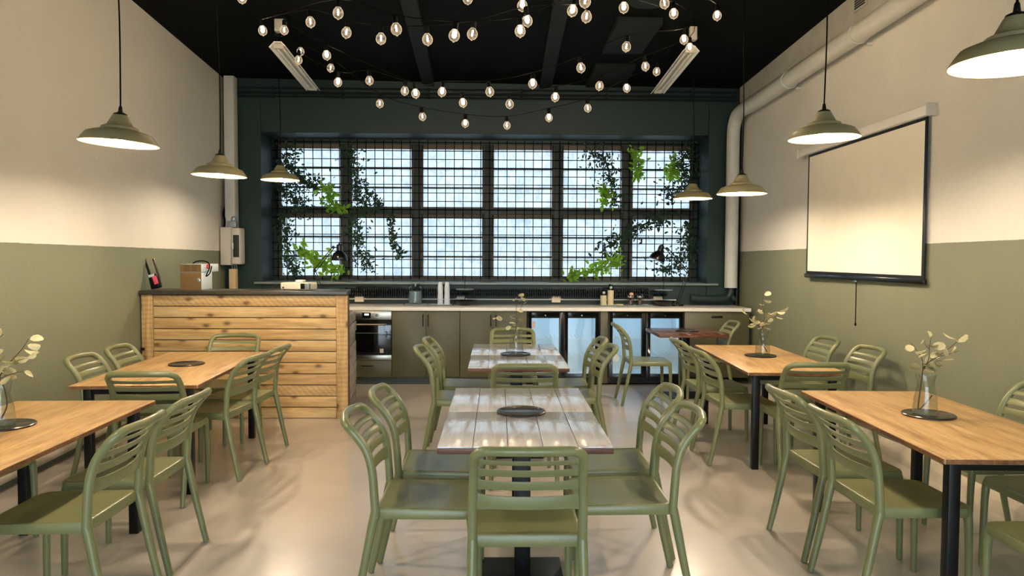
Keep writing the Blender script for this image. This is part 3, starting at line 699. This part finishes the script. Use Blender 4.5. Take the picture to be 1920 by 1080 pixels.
def fridge(x0, x1, lab):
    t, h = unit('glass_fridge', lab, 'fridge', x0, x1, 'glass door fridges')
    obj('shell', MB().box(-h, -h+.025, -.25, .27, .02, .895).box(h-.025, h, -.25, .27, .02, .895).box(-h+.025, h-.025, -.25, .27, .86, .895).box(-h+.025, h-.025, -.25, .27, .02, .11).box(-h+.025, h-.025, .25, .27, .11, .86), m_black, t)
    obj('liner', MB().box(-h+.026, -h+.034, -.24, .24, .112, .858).box(h-.034, h-.026, -.24, .24, .112, .858).box(-h+.034, h-.034, -.24, .24, .85, .858).box(-h+.034, h-.034, -.24, .24, .112, .12).box(-h+.034, h-.034, .24, .248, .112, .858), m_white, t)
    obj('grille', MB().box(-h, h, -.285, -.25, .022, .092), m_dark, t)
    for k in range(6): obj('vent_slat', MB().box(-h+.03, h-.03, -.290, -.285, .03+k*.01, .034+k*.01), m_black, t)
    obj('added_light_strip', MB().box(-h+.06, h-.06, -.22, -.2, .835, .849), m_fridge_glow, t)  # added strip; its glow stands in for daylight reflected in the doors
    for z in (.33, .56):
        b = MB()
        for i in range(16): x = -h+.05+i*(2*h-.1)/15; b.box(x-.002, x+.002, -.2, .23, z-.002, z+.002)
        b.box(-h+.04, h-.04, -.205, -.195, z-.006, z+.006).box(-h+.04, h-.04, .0, .006, z-.004, z+.004)
        obj('shelf', b, m_white, t)
    for s in (-1, 1):
        xa, xb = (-h+.004, -.001) if s < 0 else (.001, h-.004)
        d = obj('door', MB().box(xa, xa+.052, -.298, -.252, .098, .89).box(xb-.052, xb, -.298, -.252, .098, .89).box(xa+.052, xb-.052, -.298, -.252, .822, .89).box(xa+.052, xb-.052, -.298, -.252, .098, .135), m_blackgloss, t, .002)
        obj('pane', MB().box(xa+.052, xb-.052, -.285, -.278, .135, .822), m_doorglass, d)
        obj('lock', MB().lathe([(.008, 0), (.008, .005)], 12, M=Matrix.Translation(((xa+xb)/2, -.298, .856)) @ Matrix.Rotation(PI/2, 4, 'X')), m_chrome, d)
    return t, h
fr1, h1 = fridge(.361, 1.259, 'black glass door fridge under the middle of the counter')
obj('sticker', MB().box(-h1+.065, -h1+.10, -.2863, -.2853, .70, .78), m_peach, fr1)
fr2, h2 = fridge(1.357, 2.293, 'black glass door fridge next to the right end drawers')
obj('round_sticker', MB().lathe([(.045, 0), (.045, .001)], 20, M=Matrix.Translation((-h2+.10, -.2855, .33)) @ Matrix.Rotation(PI/2, 4, 'X')), m_whitemetal, fr2)
ct = obj('worktop', MB().box(-3.45, 3.11, 8.945, 9.64, .909, .950), m_counter, bevel=.003); tag(ct, 'long pale worktop running under the window', 'worktop')
# finned heater, trunking, sockets
rd = thing('finned_radiator', 'black finned heating pipe under the window sill', 'radiator', (0, 9.57, 1.1))
fb = MB()
for i in range(136): x = -1.95+i*.029; fb.box(x-.003, x+.003, -.045, .045, -.055, .055)
fo = obj('fins', fb, m_black, rd, smooth=False); fo['kind'] = 'stuff'
for z in (-.02, .03): obj('pipe', MB().tube([(-2.3, 0, z), (2.2, 0, z)], .014, 8), m_black, rd)
for x in (-1.97, 1.97): obj('bracket', MB().box(x-.01, x+.01, -.03, .075, -.06, .06), m_black, rd)
for x0, x1 in ((-1.85, -1.22), (1.25, 1.95)): tag(obj('vent_slot', MB().box(x0, x1, 9.635, 9.652, 1.16, 1.175), m_blackgloss), 'dark slot in the wall below the sill, ' + ('left' if x0 < 0 else 'right') + ' of the two', 'slot')
tr_ = tag(obj('cable_trunking', MB().box(-2.2, 2.35, 9.628, 9.645, 1.005, 1.02), m_white, bevel=.002), 'thin white cable trunking along the wall above the worktop', 'trunking')
for x, lab in ((-1.80, 'white wall socket box beside the plank bar'), (-.478, 'white wall socket box behind the left tiered stand'), (.765, 'white wall socket box above the middle fridge'), (2.10, 'white wall socket box behind the right tiered stand')):
    t = thing('socket_box', lab, 'socket', (x, 9.62, .975), 0, 'white socket boxes'); obj('body', MB().box(-.058, .058, -.035, .024, 0, .085), m_offwhite, t, .01, seg=3)
    for s in (-1, 1): obj('cable_gland', MB().box(s*.07-.014, s*.07+.014, -.012, .01, .035, .05), m_white, t)
# counter objects
CZ0 = .950
def serving(x0, x1, y0, y1, lab):
    o = obj('serving_tray', MB().box(x0, x1, y0, y1, CZ0+.001, CZ0+.006).box(x0, x0+.006, y0, y1, CZ0+.006, CZ0+.02).box(x1-.006, x1, y0, y1, CZ0+.006, CZ0+.02).box(x0, x1, y0, y0+.006, CZ0+.006, CZ0+.016).box(x0, x1, y1-.006, y1, CZ0+.006, CZ0+.016), m_tin, bevel=.002)
    tag(o, lab, 'tray', 'grey serving trays')
serving(-1.195, -.892, 9.24, 9.48, 'grey tray under the glass drink dispenser'); serving(-.884, -.575, 9.24, 9.48, 'grey tray under the cup stacks')
serving(1.305, 1.635, 9.24, 9.48, 'grey tray under the two dispenser bottles'); serving(1.645, 1.965, 9.24, 9.48, 'grey tray under the two small jars')
jar = thing('drink_dispenser', 'glass drink dispenser jar on a tray', 'jar', (-1.045, 9.38, CZ0+.007))
obj('glass', MB().lathe([(0, 0), (.086, 0), (.092, .01), (.092, .19), (.085, .215), (.062, .235), (.060, .27), (.055, .27), (.057, .235), (.08, .212), (.087, .19), (.087, .014), (0, .012)], 28), m_glass, jar)
obj('water', MB().lathe([(0, .014), (.085, .014), (.085, .17), (0, .17)], 28), m_water, jar)
obj('lid', MB().lathe([(0, .268), (.064, .268), (.066, .272), (.066, .284), (.06, .288), (0, .288)], 24), m_tin, jar)
obj('tap', MB().tube([(0, -.085, .03), (0, -.115, .03), (0, -.122, .015)], .008, 8).lathe([(.012, 0), (.012, .02)], 10, (0, -.112, .032)), m_chrome, jar)
for x, lab in ((-.728, 'left stack of clear plastic cups on the tray'), (-.642, 'right stack of clear plastic cups beside the tiered stand')):
    t = thing('cup_stack', lab, 'cups', (x, 9.36, CZ0+.007), 0, 'cup stacks')
    cupm = NT('frosted plastic cup'); cupm.b.inputs['Base Color'].default_value = lin((214, 220, 230)); cupm.b.inputs['Roughness'].default_value = .3
    nzz = cupm.noise(cupm.coord(), 20, 2); cupm.l(cupm.ramp(nzz, [(.3, (204, 212, 224)), (.7, (224, 228, 236))]), cupm.b.inputs['Base Color'])
    lo_ = []; 
    for k in range(12): lo_ += [(.0385-.0004*k, .012*k), (.0385-.0004*k, .012*k+.005), (.0355-.0003*k, .012*k+.006)]
    obj('lower_cups', MB().lathe([(0, 0)]+lo_+[(.033, .17), (.026, .205)], 20), cupm.m, t)
    up_ = []
    for k in range(4): up_ += [(.036-.0008*k, .178+.011*k), (.036-.0008*k, .183+.011*k), (.033, .184+.011*k)]
    obj('upper_cups', MB().lathe(up_+[(.024, .29), (.0, .29)], 20), cupm.m, t)
for x, lab in ((-.415, 'black two-tier cake stand right of the plastic cups'), (2.12, 'black two-tier cake stand near the right desk lamp')):
    t = thing('cake_stand', lab, 'stand', (x, 9.36, CZ0), 0, 'two-tier stands')
    obj('lower_dish', MB().lathe([(0, .006), (.06, .001), (.075, .006), (.13, .042), (.15, .062), (.145, .066), (.122, .05), (.07, .016), (0, .012)], 30), m_blackgloss, t)
    obj('upper_plate', MB().lathe([(0, .193), (.10, .195), (.118, .204), (.116, .208), (.098, .2), (0, .199)], 30), m_tin, t)
    obj('bowl', MB().lathe([(.05, .13), (.085, .16), (.095, .19), (.09, .19), (.08, .162), (.045, .135)], 24), m_doorglass, t)
    obj('rod', MB().tube([(0, 0, .01), (0, 0, .345)], .0045, 8), m_black, t); obj('ring', MB().tube([(.016*math.cos(a), 0, .36+.016*math.sin(a)) for a in [2*PI*k/14 for k in range(14)]], .003, 6, True), m_black, t)
for x, hh, lab in ((1.352, .125, 'shorter beige dispenser bottle with black cap'), (1.442, .19, 'taller beige dispenser bottle with black cap')):
    t = thing('dispenser_bottle', lab, 'bottle', (x, 9.36, CZ0+.007), 0, 'dispenser bottles')
    obj('body', MB().lathe([(0, 0), (.039, 0), (.04, .004), (.04, hh), (.034, hh+.006)], 24), m_beige, t)
    c_ = obj('cap', MB().lathe([(.037, hh), (.038, hh+.03), (.034, hh+.062), (.02, hh+.078), (0, hh+.08)], 24), m_blackgloss, t)
    obj('badge', MB().lathe([(.018, 0), (.016, .003), (0, .003)], 16, M=Matrix.Translation((0, -.037, hh+.038)) @ Matrix.Rotation(PI/2, 4, 'X')), m_tin, c_)
tag(obj('sponge', MB().box(1.51, 1.60, 9.29, 9.35, CZ0+.006, CZ0+.026), m_yellow, bevel=.006), 'pale yellow sponge beside the dispenser bottles', 'sponge')
for x, lab, pch in ((1.70, 'small lidded jar of brown sticks with a peach knob', 1), (1.818, 'small lidded jar of brown sticks, right of the pair', 0)):
    t = thing('storage_jar', lab, 'jar', (x, 9.36, CZ0+.007), 0, 'small storage jars')
    obj('glass', MB().lathe([(0, 0), (.048, 0), (.052, .006), (.052, .085), (.044, .1), (.041, .1), (.049, .084), (.049, .01), (0, .008)], 24), m_glass, t)
    random.seed(int(x*100)); b = MB()
    for k in range(14):
        a = random.uniform(0, 6.28); r = random.uniform(0, .03); b.tube([(r*math.cos(a), r*math.sin(a), .01), (r*math.cos(a+1)*1.2, r*math.sin(a+1)*1.2, .085)], .005, 5)
    so_ = obj('sticks', b, m_cinn, t); so_['kind'] = 'stuff'
    obj('lid', MB().lathe([(0, .1), (.046, .1), (.047, .104), (.047, .122), (.042, .126), (0, .126)], 24), m_chrome, t)
    if pch: obj('peach_knob', MB().lathe([(0, .126), (.022, .13), (.028, .145), (.02, .16), (0, .165)], 16, (.01, 0, 0)), m_peach, t)
# desk lamps
def desk_lamp(lab, base, elbow, wrist, head_c, tilt):
    t = thing('desk_lamp', lab, 'lamp', base, 0, 'black desk lamps'); B = Vector(base)
    e, w_, hc = (Vector(p)-B for p in (elbow, wrist, head_c))
    obj('base', MB().lathe([(0, 0), (.07, 0), (.075, .006), (.072, .018), (.02, .024), (.016, .05), (0, .052)], 24), m_blackgloss, t)
    for nm, a, c in (('lower_arm', Vector((0, 0, .045)), e), ('upper_arm', e, w_)):
        d = (c-a).normalized(); p = d.cross(Vector((0, 1, 0))).normalized()*.013
        obj(nm, MB().tube([a+p, c+p], .005, 6).tube([a-p, c-p], .005, 6), m_blackgloss, t)
    for p in (e, w_): obj('joint', MB().lathe([(.018, -.014), (.018, .014)], 12, M=Matrix.Translation(p) @ Matrix.Rotation(PI/2, 4, 'X')), m_blackgloss, t)
    obj('neck', MB().tube([w_, w_+(hc-w_)*.5+Vector((0, 0, .01)), hc], .006, 6), m_blackgloss, t)
    M_ = Matrix.Translation(hc) @ Matrix.Rotation(tilt, 4, 'Y') @ Matrix.Scale(1.12, 4)
    obj('shade', MB().lathe([(.088, -.125), (.09, -.12), (.086, -.085), (.066, -.045), (.038, -.022), (.032, -.015), (.032, .045), (.022, .055), (.01, .058), (.01, .07), (0, .07), (0, .03), (.026, -.012), (.06, -.045), (.08, -.085), (.084, -.122)], 28, M=M_), m_blackgloss, t)
desk_lamp('black jointed desk lamp behind the projector', (-2.17, 9.30, CZ0), (-2.30, 9.30, 1.38), (-2.065, 9.30, 1.68), (-1.985, 9.28, 1.655), 0)
desk_lamp('black jointed desk lamp at the right end of the worktop', (2.306, 9.36, CZ0), (2.43, 9.36, 1.38), (2.155, 9.36, 1.685), (2.07, 9.34, 1.665), rad(20))
# waste pipe under the white downpipe
tag(obj('waste_pipe', MB().tube(bez([(3.03, 9.5, 1.2), (3.03, 9.5, 1.12), (2.98, 9.5, 1.055), (2.85, 9.49, 1.035), (2.62, 9.48, 1.04), (2.5, 9.48, 1.06)], 6), .045, 12).tube(bez([(3.03, 9.5, 1.1), (3.06, 9.5, 1.05), (3.1, 9.5, 1.03)], 4), .035, 10), m_teal), 'dark curved pipe below the white downpipe', 'pipe')

# ------------------------------------------------------------------ right wall: pipe, screen
PZ = lambda y: 3.40 + .02*(9.0-y)
pp = [(3.03, 9.5, 1.18), (3.03, 9.5, 2.4), (3.03, 9.5, 3.12), (3.03, 9.47, 3.27), (3.035, 9.38, 3.37), (3.04, 9.2, 3.405), (3.045, 8.9, PZ(8.9))]
wp = thing('overhead_pipe', 'thick white pipe rising in the right corner and running along the wall', 'pipe', (3.03, 9.5, 1.18)); O = Vector((3.03, 9.5, 1.18))
obj('pipe', MB().tube([p-O for p in bez(pp, 5)] + [Vector((3.045-.008*(8.9-y), y, PZ(y)))-O for y in (7, 5, 2, -2.8)], .082, 18), m_greypaint, wp)
for y in (7.7, 6.2, 4.4): obj('clamp', MB().tube([(3.045-.008*(8.9-y)+.088*math.cos(a)-O.x, y-O.y, PZ(y)+.088*math.sin(a)-O.z) for a in [2*PI*k/16 for k in range(16)]], .008, 6, True).box(3.06-.008*(8.9-y)+.05-O.x, XR(y)-O.x, y-.012-O.y, y+.012-O.y, PZ(y)-.1-O.z, PZ(y)-.08-O.z), m_greypaint, wp)
tag(obj('drain_pipe', MB().tube([(3.128, 9.56, .96), (3.128, 9.56, 3.3)], .03, 10), m_black), 'thin black pipe behind the white downpipe', 'pipe')
sc = thing('projection_screen', 'pull-down projection screen with black border on the right wall', 'screen', (3.11, 6.33, 1.38))
obj('case', MB().box(-.055, .02, -1.09, 1.17, 1.215, 1.29), m_white, sc, .012, seg=3)
for s in (-1.1, 1.17): obj('end_cap', MB().box(-.06, .022, s, s+.012, 1.205, 1.295), m_greyplas, sc, .004)
obj('border', MB().box(-.006, -.003, -1.03, 1.02, .03, 1.23), m_black, sc); obj('fabric', MB().box(-.0085, -.0062, -.995, .985, .06, 1.19), m_screen, sc)
obj('bottom_bar', MB().box(-.02, .008, -1.05, 1.04, -.005, .035), m_blackgloss, sc, .008)
obj('pull_ring', MB().box(-.012, .0, -.03, .03, -.02, -.006), m_chrome, sc, .003); obj('pull_cord', MB().tube([(-.006, -.02, -.01), (-.006, -.022, -.385)], .004, 6).lathe([(0, -.40), (.008, -.395), (.008, -.375), (0, -.37)], 8, (-.006, -.022, 0)), m_rubber, sc)
vg = thing('vent_grille', 'small louvred vent at the top of the right wall', 'vent', (3.10, 6.33, 3.70)); obj('frame', MB().box(-.012, .0, -.11, .11, 0, .15), m_conc, vg, .003)
for k in range(6): obj('slat', MB().box(-.016, -.012, -.09, .09, .018+k*.021, .03+k*.021), m_dark, vg)

# ------------------------------------------------------------------ left corner: trunking, meter box
tag(obj('wall_trunking', MB().box(-3.47, -3.345, 9.46, 9.60, 1.93, 3.84), m_greypaint, bevel=.004), 'tall pale trunking in the far left corner', 'trunking')
tag(obj('lower_trunking', MB().box(-3.415, -3.335, 9.42, 9.52, .95, 1.40), mat('tan trunking', (196, 172, 134), .5), bevel=.003), 'short tan trunking below the meter box', 'trunking')
mb_ = thing('meter_box', 'grey plastic fuse box with a clear flap in the far left corner', 'fuse box', (-3.38, 9.42, 1.45))
obj('body', MB().box(-.135, .02, -.02, .14, 0, .48), m_greyplas, mb_, .012); obj('cover', MB().box(.02, .13, -.06, .13, .01, .47), m_greyplas, mb_, .018, seg=3)
obj('flap', MB().box(.045, .12, -.068, -.058, .1, .38), m_dark, mb_, .006); obj('flap_handle', MB().box(.038, .05, -.078, -.06, .2, .28), m_white, mb_, .003)
obj('cable', MB().tube(bez([(-.1, .03, .47), (-.09, .03, .56), (-.11, .05, .66), (-.08, .06, .78)], 5), .014, 8), m_rubber, mb_)
obj('connector', MB().box(-.05, .06, .0, .09, .48, .56).lathe([(.03, .56), (.03, .60), (.02, .62)], 12, (.02, .04, 0)), m_tin, mb_, .006)
for x in (-.01, .02, .045): obj('lower_cable', MB().tube([(x, .04, .0), (x+.005, .05, -.05), (x*.6, .05, -.08)], .007, 6), m_tin, mb_)

# ------------------------------------------------------------------ ceiling: conduits, panels, tubes
for z, r, lab in ((3.62, .013, 'lowest dark conduit along the top of the teal wall'), (3.665, .016, 'middle dark conduit along the top of the teal wall'), (3.725, .012, 'highest dark conduit along the top of the teal wall')):
    t = thing('wall_conduit', lab, 'conduit', (0, 9.61, z), 0, 'conduits on the back wall')
    obj('pipe', MB().tube([(-3.35, 0, 0), (3.1, 0, -.01)], r, 8), m_beam, t)
    for x in (-2.9, -2.0, -.9, .3, 1.4, 2.5): obj('clip', MB().box(x-.012, x+.012, -r-.004, .045, -r-.004, r+.004), m_beam, t)
def fluoro(a, b_, lab, hang):
    a, b_ = Vector(a), Vector(b_); d = b_-a; L = d.length
    t = thing('fluorescent_fitting', lab, 'light fitting', a, math.atan2(d.y, d.x), 'unlit fluorescent fittings')
    obj('reflector', MB().add([(0, -.085, .0), (0, -.035, .055), (0, .035, .055), (0, .085, 0), (0, -.075, -.002), (0, -.03, .045), (0, .03, .045), (0, .075, -.002)] + [(L, -.085, .0), (L, -.035, .055), (L, .035, .055), (L, .085, 0), (L, -.075, -.002), (L, -.03, .045), (L, .03, .045), (L, .075, -.002)],
        [(0, 1, 9, 8), (1, 2, 10, 9), (2, 3, 11, 10), (4, 12, 13, 5), (5, 13, 14, 6), (6, 14, 15, 7), (0, 8, 12, 4), (3, 7, 15, 11), (0, 4, 5, 1), (1, 5, 6, 2), (2, 6, 7, 3), (8, 9, 13, 12), (9, 10, 14, 13), (10, 11, 15, 14)]), m_white, t, smooth=False)
    for y in (-.03, .03):
        tb = obj('tube', MB().tube([(.05, y, .015), (L-.05, y, .015)], .013, 10), m_white, t)
    for x in (.02, L-.06): obj('holder', MB().box(x, x+.04, -.05, .05, -.005, .04), m_greyplas, t, .003)
    for x in (.12, L-.12): obj('chain', MB().tube([(x, 0, .05), (x, 0, hang)], .004, 6), m_rubber, t)
fluoro((-2.12, 7.20, 3.57), (-2.24, 9.05, 3.57), 'hanging fluorescent fitting on the left, unlit', .36)
fluoro((1.87, 7.20, 3.57), (1.945, 9.05, 3.57), 'hanging fluorescent fitting on the right, unlit', .30)
for (x0, y0, x1, y1, lab) in ((1.14, 7.15, 1.58, 8.2, 'dark square ceiling panel, nearer of the two'), (1.13, 8.66, 1.60, 9.6, 'dark square ceiling panel, nearer the back wall')):
    q = MB(); z_ = CZ(1.35, (y0+y1)/2)
    q.box(x0, x1, y0, y1, z_-.05, z_+.03); tag(obj('ceiling_panel', q, m_beam, bevel=.004), lab, 'panel', 'ceiling panels')
tag(obj('round_duct', MB().lathe([(.0, .02), (.19, .02), (.2, .03), (.2, .095), (0, .095)], 32, (1.33, 6.55, CZ(1.33, 6.55)-.1)), m_beam), 'dark round duct cover on the ceiling above the right bulbs', 'duct')
tag(obj('junction_box', MB().box(-2.17, -2.07, 7.26, 7.34, 3.74, 3.86), m_greyplas, bevel=.006), 'white junction box on the ceiling, left', 'junction box', 'junction boxes')
tag(obj('junction_box', MB().box(1.875, 1.945, 7.26, 7.34, 3.70, 3.83), m_greyplas, bevel=.006), 'white junction box on the ceiling, right', 'junction box', 'junction boxes')
random.seed(5); b = MB()
for k in range(5):
    c_ = Vector((-1.79+random.uniform(-.03, .03), 5.5, 3.63+random.uniform(-.03, .03))); r = random.uniform(.07, .12); e = random.uniform(-.6, .6)
    b.tube([c_+Vector((r*math.cos(a), r*.6*math.sin(a)*math.cos(e), r*math.sin(a)*.8)) for a in [2*PI*i/20 for i in range(20)]], .007, 6, True)
b.tube([(-1.79, 5.5, 3.7), (-1.79, 5.5, 3.98)], .006, 6)
tag(obj('cable_coil', b, m_tin), 'grey coil of spare cable hanging at the upper left', 'cable')

# ------------------------------------------------------------------ pendant lamps
def pendant(x, y, z, lab, tilt=0):
    t = thing('pendant_lamp', lab, 'lamp', (x, y, z), 0, 'olive pendant lamps')
    M_ = Matrix.Rotation(tilt, 4, 'Y')
    o_ = [(.2, 0), (.198, .006), (.182, .03), (.165, .052), (.13, .066), (.1, .073), (.096, .075), (.092, .088), (.084, .092), (.066, .100), (.05, .13), (.04, .150), (.034, .156)]
    sh = obj('shade', MB().shell(o_, 40, M=M_), m_shade, t)
    obj('lining', MB().shell([(r-.003, zz-.003 if zz > 0 else 0.0) for r, zz in o_] + [(0, .150)], 40, M=M_), m_lining, sh)
    obj('cap', MB().lathe([(.036, .154), (.034, .162), (.012, .172), (.009, .198), (.005, .205)], 16, M=M_), m_black, t)
    obj('bulb', MB().lathe([(0, .008), (.02, .011), (.031, .024), (.033, .04), (.026, .064), (.016, .09), (.014, .14), (0, .14)], 16, M=M_), m_bulb, t)
    hz = CZ(x, y)-z; k = math.sin(tilt)*.2
    obj('cord', MB().tube(bez([(k, 0, .2), (k*.6+.006, 0, .2+(hz-.2)*.3), (-.006, 0, .2+(hz-.2)*.65), (0, 0, hz)], 5), .0042, 6), m_rubber, t)
    obj('ceiling_rose', MB().lathe([(.045, 0), (.045, -.012), (.03, -.03), (.006, -.034)], 16, (0, 0, hz)), m_black, t)
pendant(-2.059, 4.07, 2.168, 'olive pendant lamp nearest on the left, above the left tables', rad(3))
pendant(-2.131, 5.706, 2.174, 'olive pendant lamp second on the left, before the corner trunking', rad(2))
pendant(-2.299, 7.861, 2.366, 'olive pendant lamp farthest on the left, over the plank bar')
pendant(1.73, 2.46, 2.215, 'olive pendant lamp cut off by the upper right picture edge')
pendant(1.909, 4.309, 2.264, 'olive pendant lamp in front of the projection screen', rad(-1))
pendant(2.008, 6.055, 2.091, 'olive pendant lamp beside the white downpipe')
pendant(2.027, 7.661, 2.179, 'olive pendant lamp farthest on the right, in front of the window')
pendant(-1.97, 2.35, 2.19, 'olive pendant lamp above the near end of the nearest left table')

# ------------------------------------------------------------------ string lights
bg_me = MB().lathe([(.0, -.116), (.004, -.114), (.010, -.107), (.023, -.101), (.0315, -.087), (.0335, -.073), (.030, -.058), (.020, -.044), (.0145, -.036)], 16).mesh('bulb', m_bglass)
sk_me = MB().lathe([(.0, .012), (.012, .01), (.0165, .0), (.0165, -.034), (.0145, -.04), (.0, -.04)], 12).mesh('socket', m_rubber)
fl_me = MB().lathe([(0, -.088), (.004, -.086), (.005, -.07), (.004, -.05), (0, -.048)], 8).mesh('filament', m_fil2)
flb_me = MB().lathe([(0, -.09), (.010, -.084), (.014, -.07), (.012, -.05), (.0, -.042)], 10).mesh('filament', m_fil)
AL, AR = (-1.95, 6.9, 3.80), (1.78, 6.75, 3.74)
STR = [
 ('string of bulbs sagging lowest in front of the teal wall', [(-1.777, 6.718, 3.396), (-1.494, 6.706, 3.247), (-1.028, 6.482, 2.889), (-.689, 6.672, 2.818), (-.297, 6.763, 2.776), (.078, 6.856, 2.776), (.454, 6.65, 2.813), (.795, 6.647, 2.901), (1.107, 6.446, 3.033), (1.428, 6.648, 3.229)], (4, 6, 8)),
 ('second string of bulbs, just above the lowest string', [(-1.705, 6.409, 3.24), (-1.301, 6.09, 2.979), (-1.054, 6.086, 2.993), (-.764, 6.128, 2.923), (-.292, 5.963, 2.795), (.084, 5.955, 2.786), (.463, 5.95, 2.843), (.819, 5.947, 2.934), (1.189, 6.047, 3.12), (1.558, 6.047, 3.274)], (1, 4, 6, 9)),
 ('third string of bulbs counted up from the window', [(-1.717, 6.014, 3.368), (-1.34, 5.797, 3.118), (-.655, 5.821, 2.835), (-.427, 5.767, 2.837), (-.076, 5.659, 2.816), (.257, 5.554, 2.855), (.595, 5.451, 2.948), (.948, 5.451, 3.106), (1.434, 5.748, 3.25)], (1, 2, 3, 5, 8)),
 ('fourth string of bulbs counted up from the window', [(-1.804, 5.712, 3.275), (-1.311, 5.198, 3.182), (-1.002, 4.986, 3.049), (-.756, 4.828, 2.963), (-.452, 4.67, 2.918), (-.152, 4.665, 2.951), (.171, 4.663, 3.039), (.56, 4.656, 3.064), (.835, 4.957, 3.222), (1.256, 5.353, 3.315)], (0, 6, 8, 9)),
 ('fifth string of bulbs, near the top of the picture', [(-1.001, 4.687, 3.081), (-.621, 4.473, 2.92), (-.256, 4.464, 2.882), (.131, 4.559, 2.942), (.472, 4.659, 3.1), (1.116, 5.055, 3.288), (1.66, 5.65, 3.405)], (2, 3, 4, 6)),
 ('topmost string of bulbs, cut off by the upper picture edge', [(-1.854, 5.418, 3.413), (-.206, 4.879, 3.244), (.154, 4.768, 3.163), (.487, 4.154, 2.984)], (0, 2))]
random.seed(9)
for lab, pts, bright in STR:
    t = thing('string_lights', lab, 'string lights', AL, 0, 'bulb strings under the ceiling'); A = Vector(AL)
    tops = [Vector(p)+Vector((0, 0, .075)) for p in pts]
    obj('cable', MB().tube([p-A for p in bez([AL]+[p+Vector((0, 0, .012)) for p in tops]+[AR], 4)], .003, 6), m_rubber, t)
    for i, p in enumerate(tops):
        rot = (rad(random.uniform(-6, 6)), rad(random.uniform(-9, 9)), 0)
        g_ = link('bulb', bg_me, t, p-A, rot); link('socket', sk_me, g_); link('filament', flb_me if i in bright else fl_me, g_)

# ------------------------------------------------------------------ foliage on the trellis
def vine(lab, pts, spread, n, size, mt, seed):
    n = int(n*1.4)
    random.seed(seed); y = 10.045; p0 = pts[0]
    t = thing('trailing_vine', lab, 'vine', (p0[0], y, p0[1]), 0, 'vines on the window trellis'); A = Vector((p0[0], y, p0[1]))
    path = bez([(a, y, c) for a, c in pts], 10); obj('stem', MB().tube([p-A for p in path], .004, 5), m_stem, t)
    b = MB()
    for k in range(n):
        p = random.choice(path)-A; r = random.gauss(0, spread); a = random.uniform(0, 2*PI)
        c = p+Vector((r*math.cos(a), random.uniform(-.06, .05), abs(r)*math.sin(a)*1.0))
        L = size*random.uniform(.6, 1.25); W = L*.5
        R_ = Matrix.Translation(c) @ Matrix.Rotation(random.uniform(0, 2*PI), 4, 'Y') @ Matrix.Rotation(random.uniform(-1, 1), 4, 'X')
        b.add([(0, 0, 0), (L*.35, 0, W/2), (L*.75, .004, W*.38), (L, 0, 0), (L*.75, .004, -W*.38), (L*.35, 0, -W/2)], [(0, 1, 2, 3), (0, 3, 4, 5)], R_)
    o = obj('leaves', b, mt, t, smooth=False); o['kind'] = 'stuff'
V = [
 ('dark vine in the upper left window corner', [(-2.86, 3.02), (-2.82, 2.8), (-2.65, 2.6), (-2.45, 2.53)], .10, 300, .05, m_ivy),
 ('dark vine behind the far left pendant lamp', [(-2.92, 2.5), (-2.75, 2.35), (-2.62, 2.2)], .11, 200, .05, m_ivy),
 ('bright green vine above the transom in the first bay', [(-2.33, 2.50), (-2.29, 2.4), (-2.27, 2.25), (-2.1, 2.2)], .055, 70, .085, m_ivyl),
 ('dark vine tumbling down the first mullion', [(-2.0, 3.02), (-1.93, 2.7), (-1.9, 2.4), (-1.78, 2.2)], .10, 300, .05, m_ivy),
 ('short dark vine above the transom in the second bay', [(-1.80, 2.45), (-1.67, 2.36), (-1.6, 2.2)], .05, 80, .05, m_ivy),
 ('dark vine down the lower left window edge', [(-2.9, 2.1), (-2.87, 1.8), (-2.82, 1.5), (-2.74, 1.33)], .09, 280, .05, m_ivy),
 ('bright green vine behind the left desk lamp', [(-2.68, 1.68), (-2.53, 1.56), (-2.36, 1.46), (-2.13, 1.37)], .075, 120, .085, m_ivyl),
 ('dark vine below the transom in the second bay', [(-1.99, 2.12), (-1.91, 1.88), (-1.87, 1.65), (-1.74, 1.42)], .09, 240, .05, m_ivy),
 ('slim vine hanging below the transom, right of the second bay', [(-1.46, 2.12), (-1.42, 1.88), (-1.40, 1.70), (-1.33, 1.57)], .04, 80, .06, m_ivy),
 ('dark vine in the top of the fifth bay', [(1.25, 2.98), (1.45, 2.88), (1.53, 2.6), (1.62, 2.3)], .12, 260, .05, m_ivy),
 ('bright green tuft in the fifth bay', [(1.42, 2.5), (1.48, 2.42), (1.46, 2.3)], .06, 40, .085, m_ivyl),
 ('bright green tuft beside the fifth mullion', [(1.87, 2.97), (1.92, 2.85), (1.88, 2.68)], .05, 50, .085, m_ivyl),
 ('dark vine in the upper right window corner', [(2.6, 3.0), (2.5, 2.85), (2.58, 2.6), (2.32, 2.4)], .12, 320, .05, m_ivy),
 ('bright green tuft in the upper right window corner', [(2.4, 2.88), (2.37, 2.76), (2.36, 2.66)], .06, 50, .085, m_ivyl),
 ('green vine crossing the fifth mullion below the transom', [(2.3, 2.08), (1.95, 2.0), (1.70, 1.86), (1.42, 1.65)], .085, 220, .06, m_ivy),
 ('bright green vine along the sill of the fifth bay', [(1.66, 1.56), (1.52, 1.46), (1.25, 1.39), (1.0, 1.31)], .06, 110, .085, m_ivyl),
 ('dark vine behind the right desk lamp', [(2.58, 2.0), (2.6, 1.7), (2.5, 1.47), (2.2, 1.40)], .12, 300, .05, m_ivy),
]
for i, v in enumerate(V): vine(*v, 100+i)
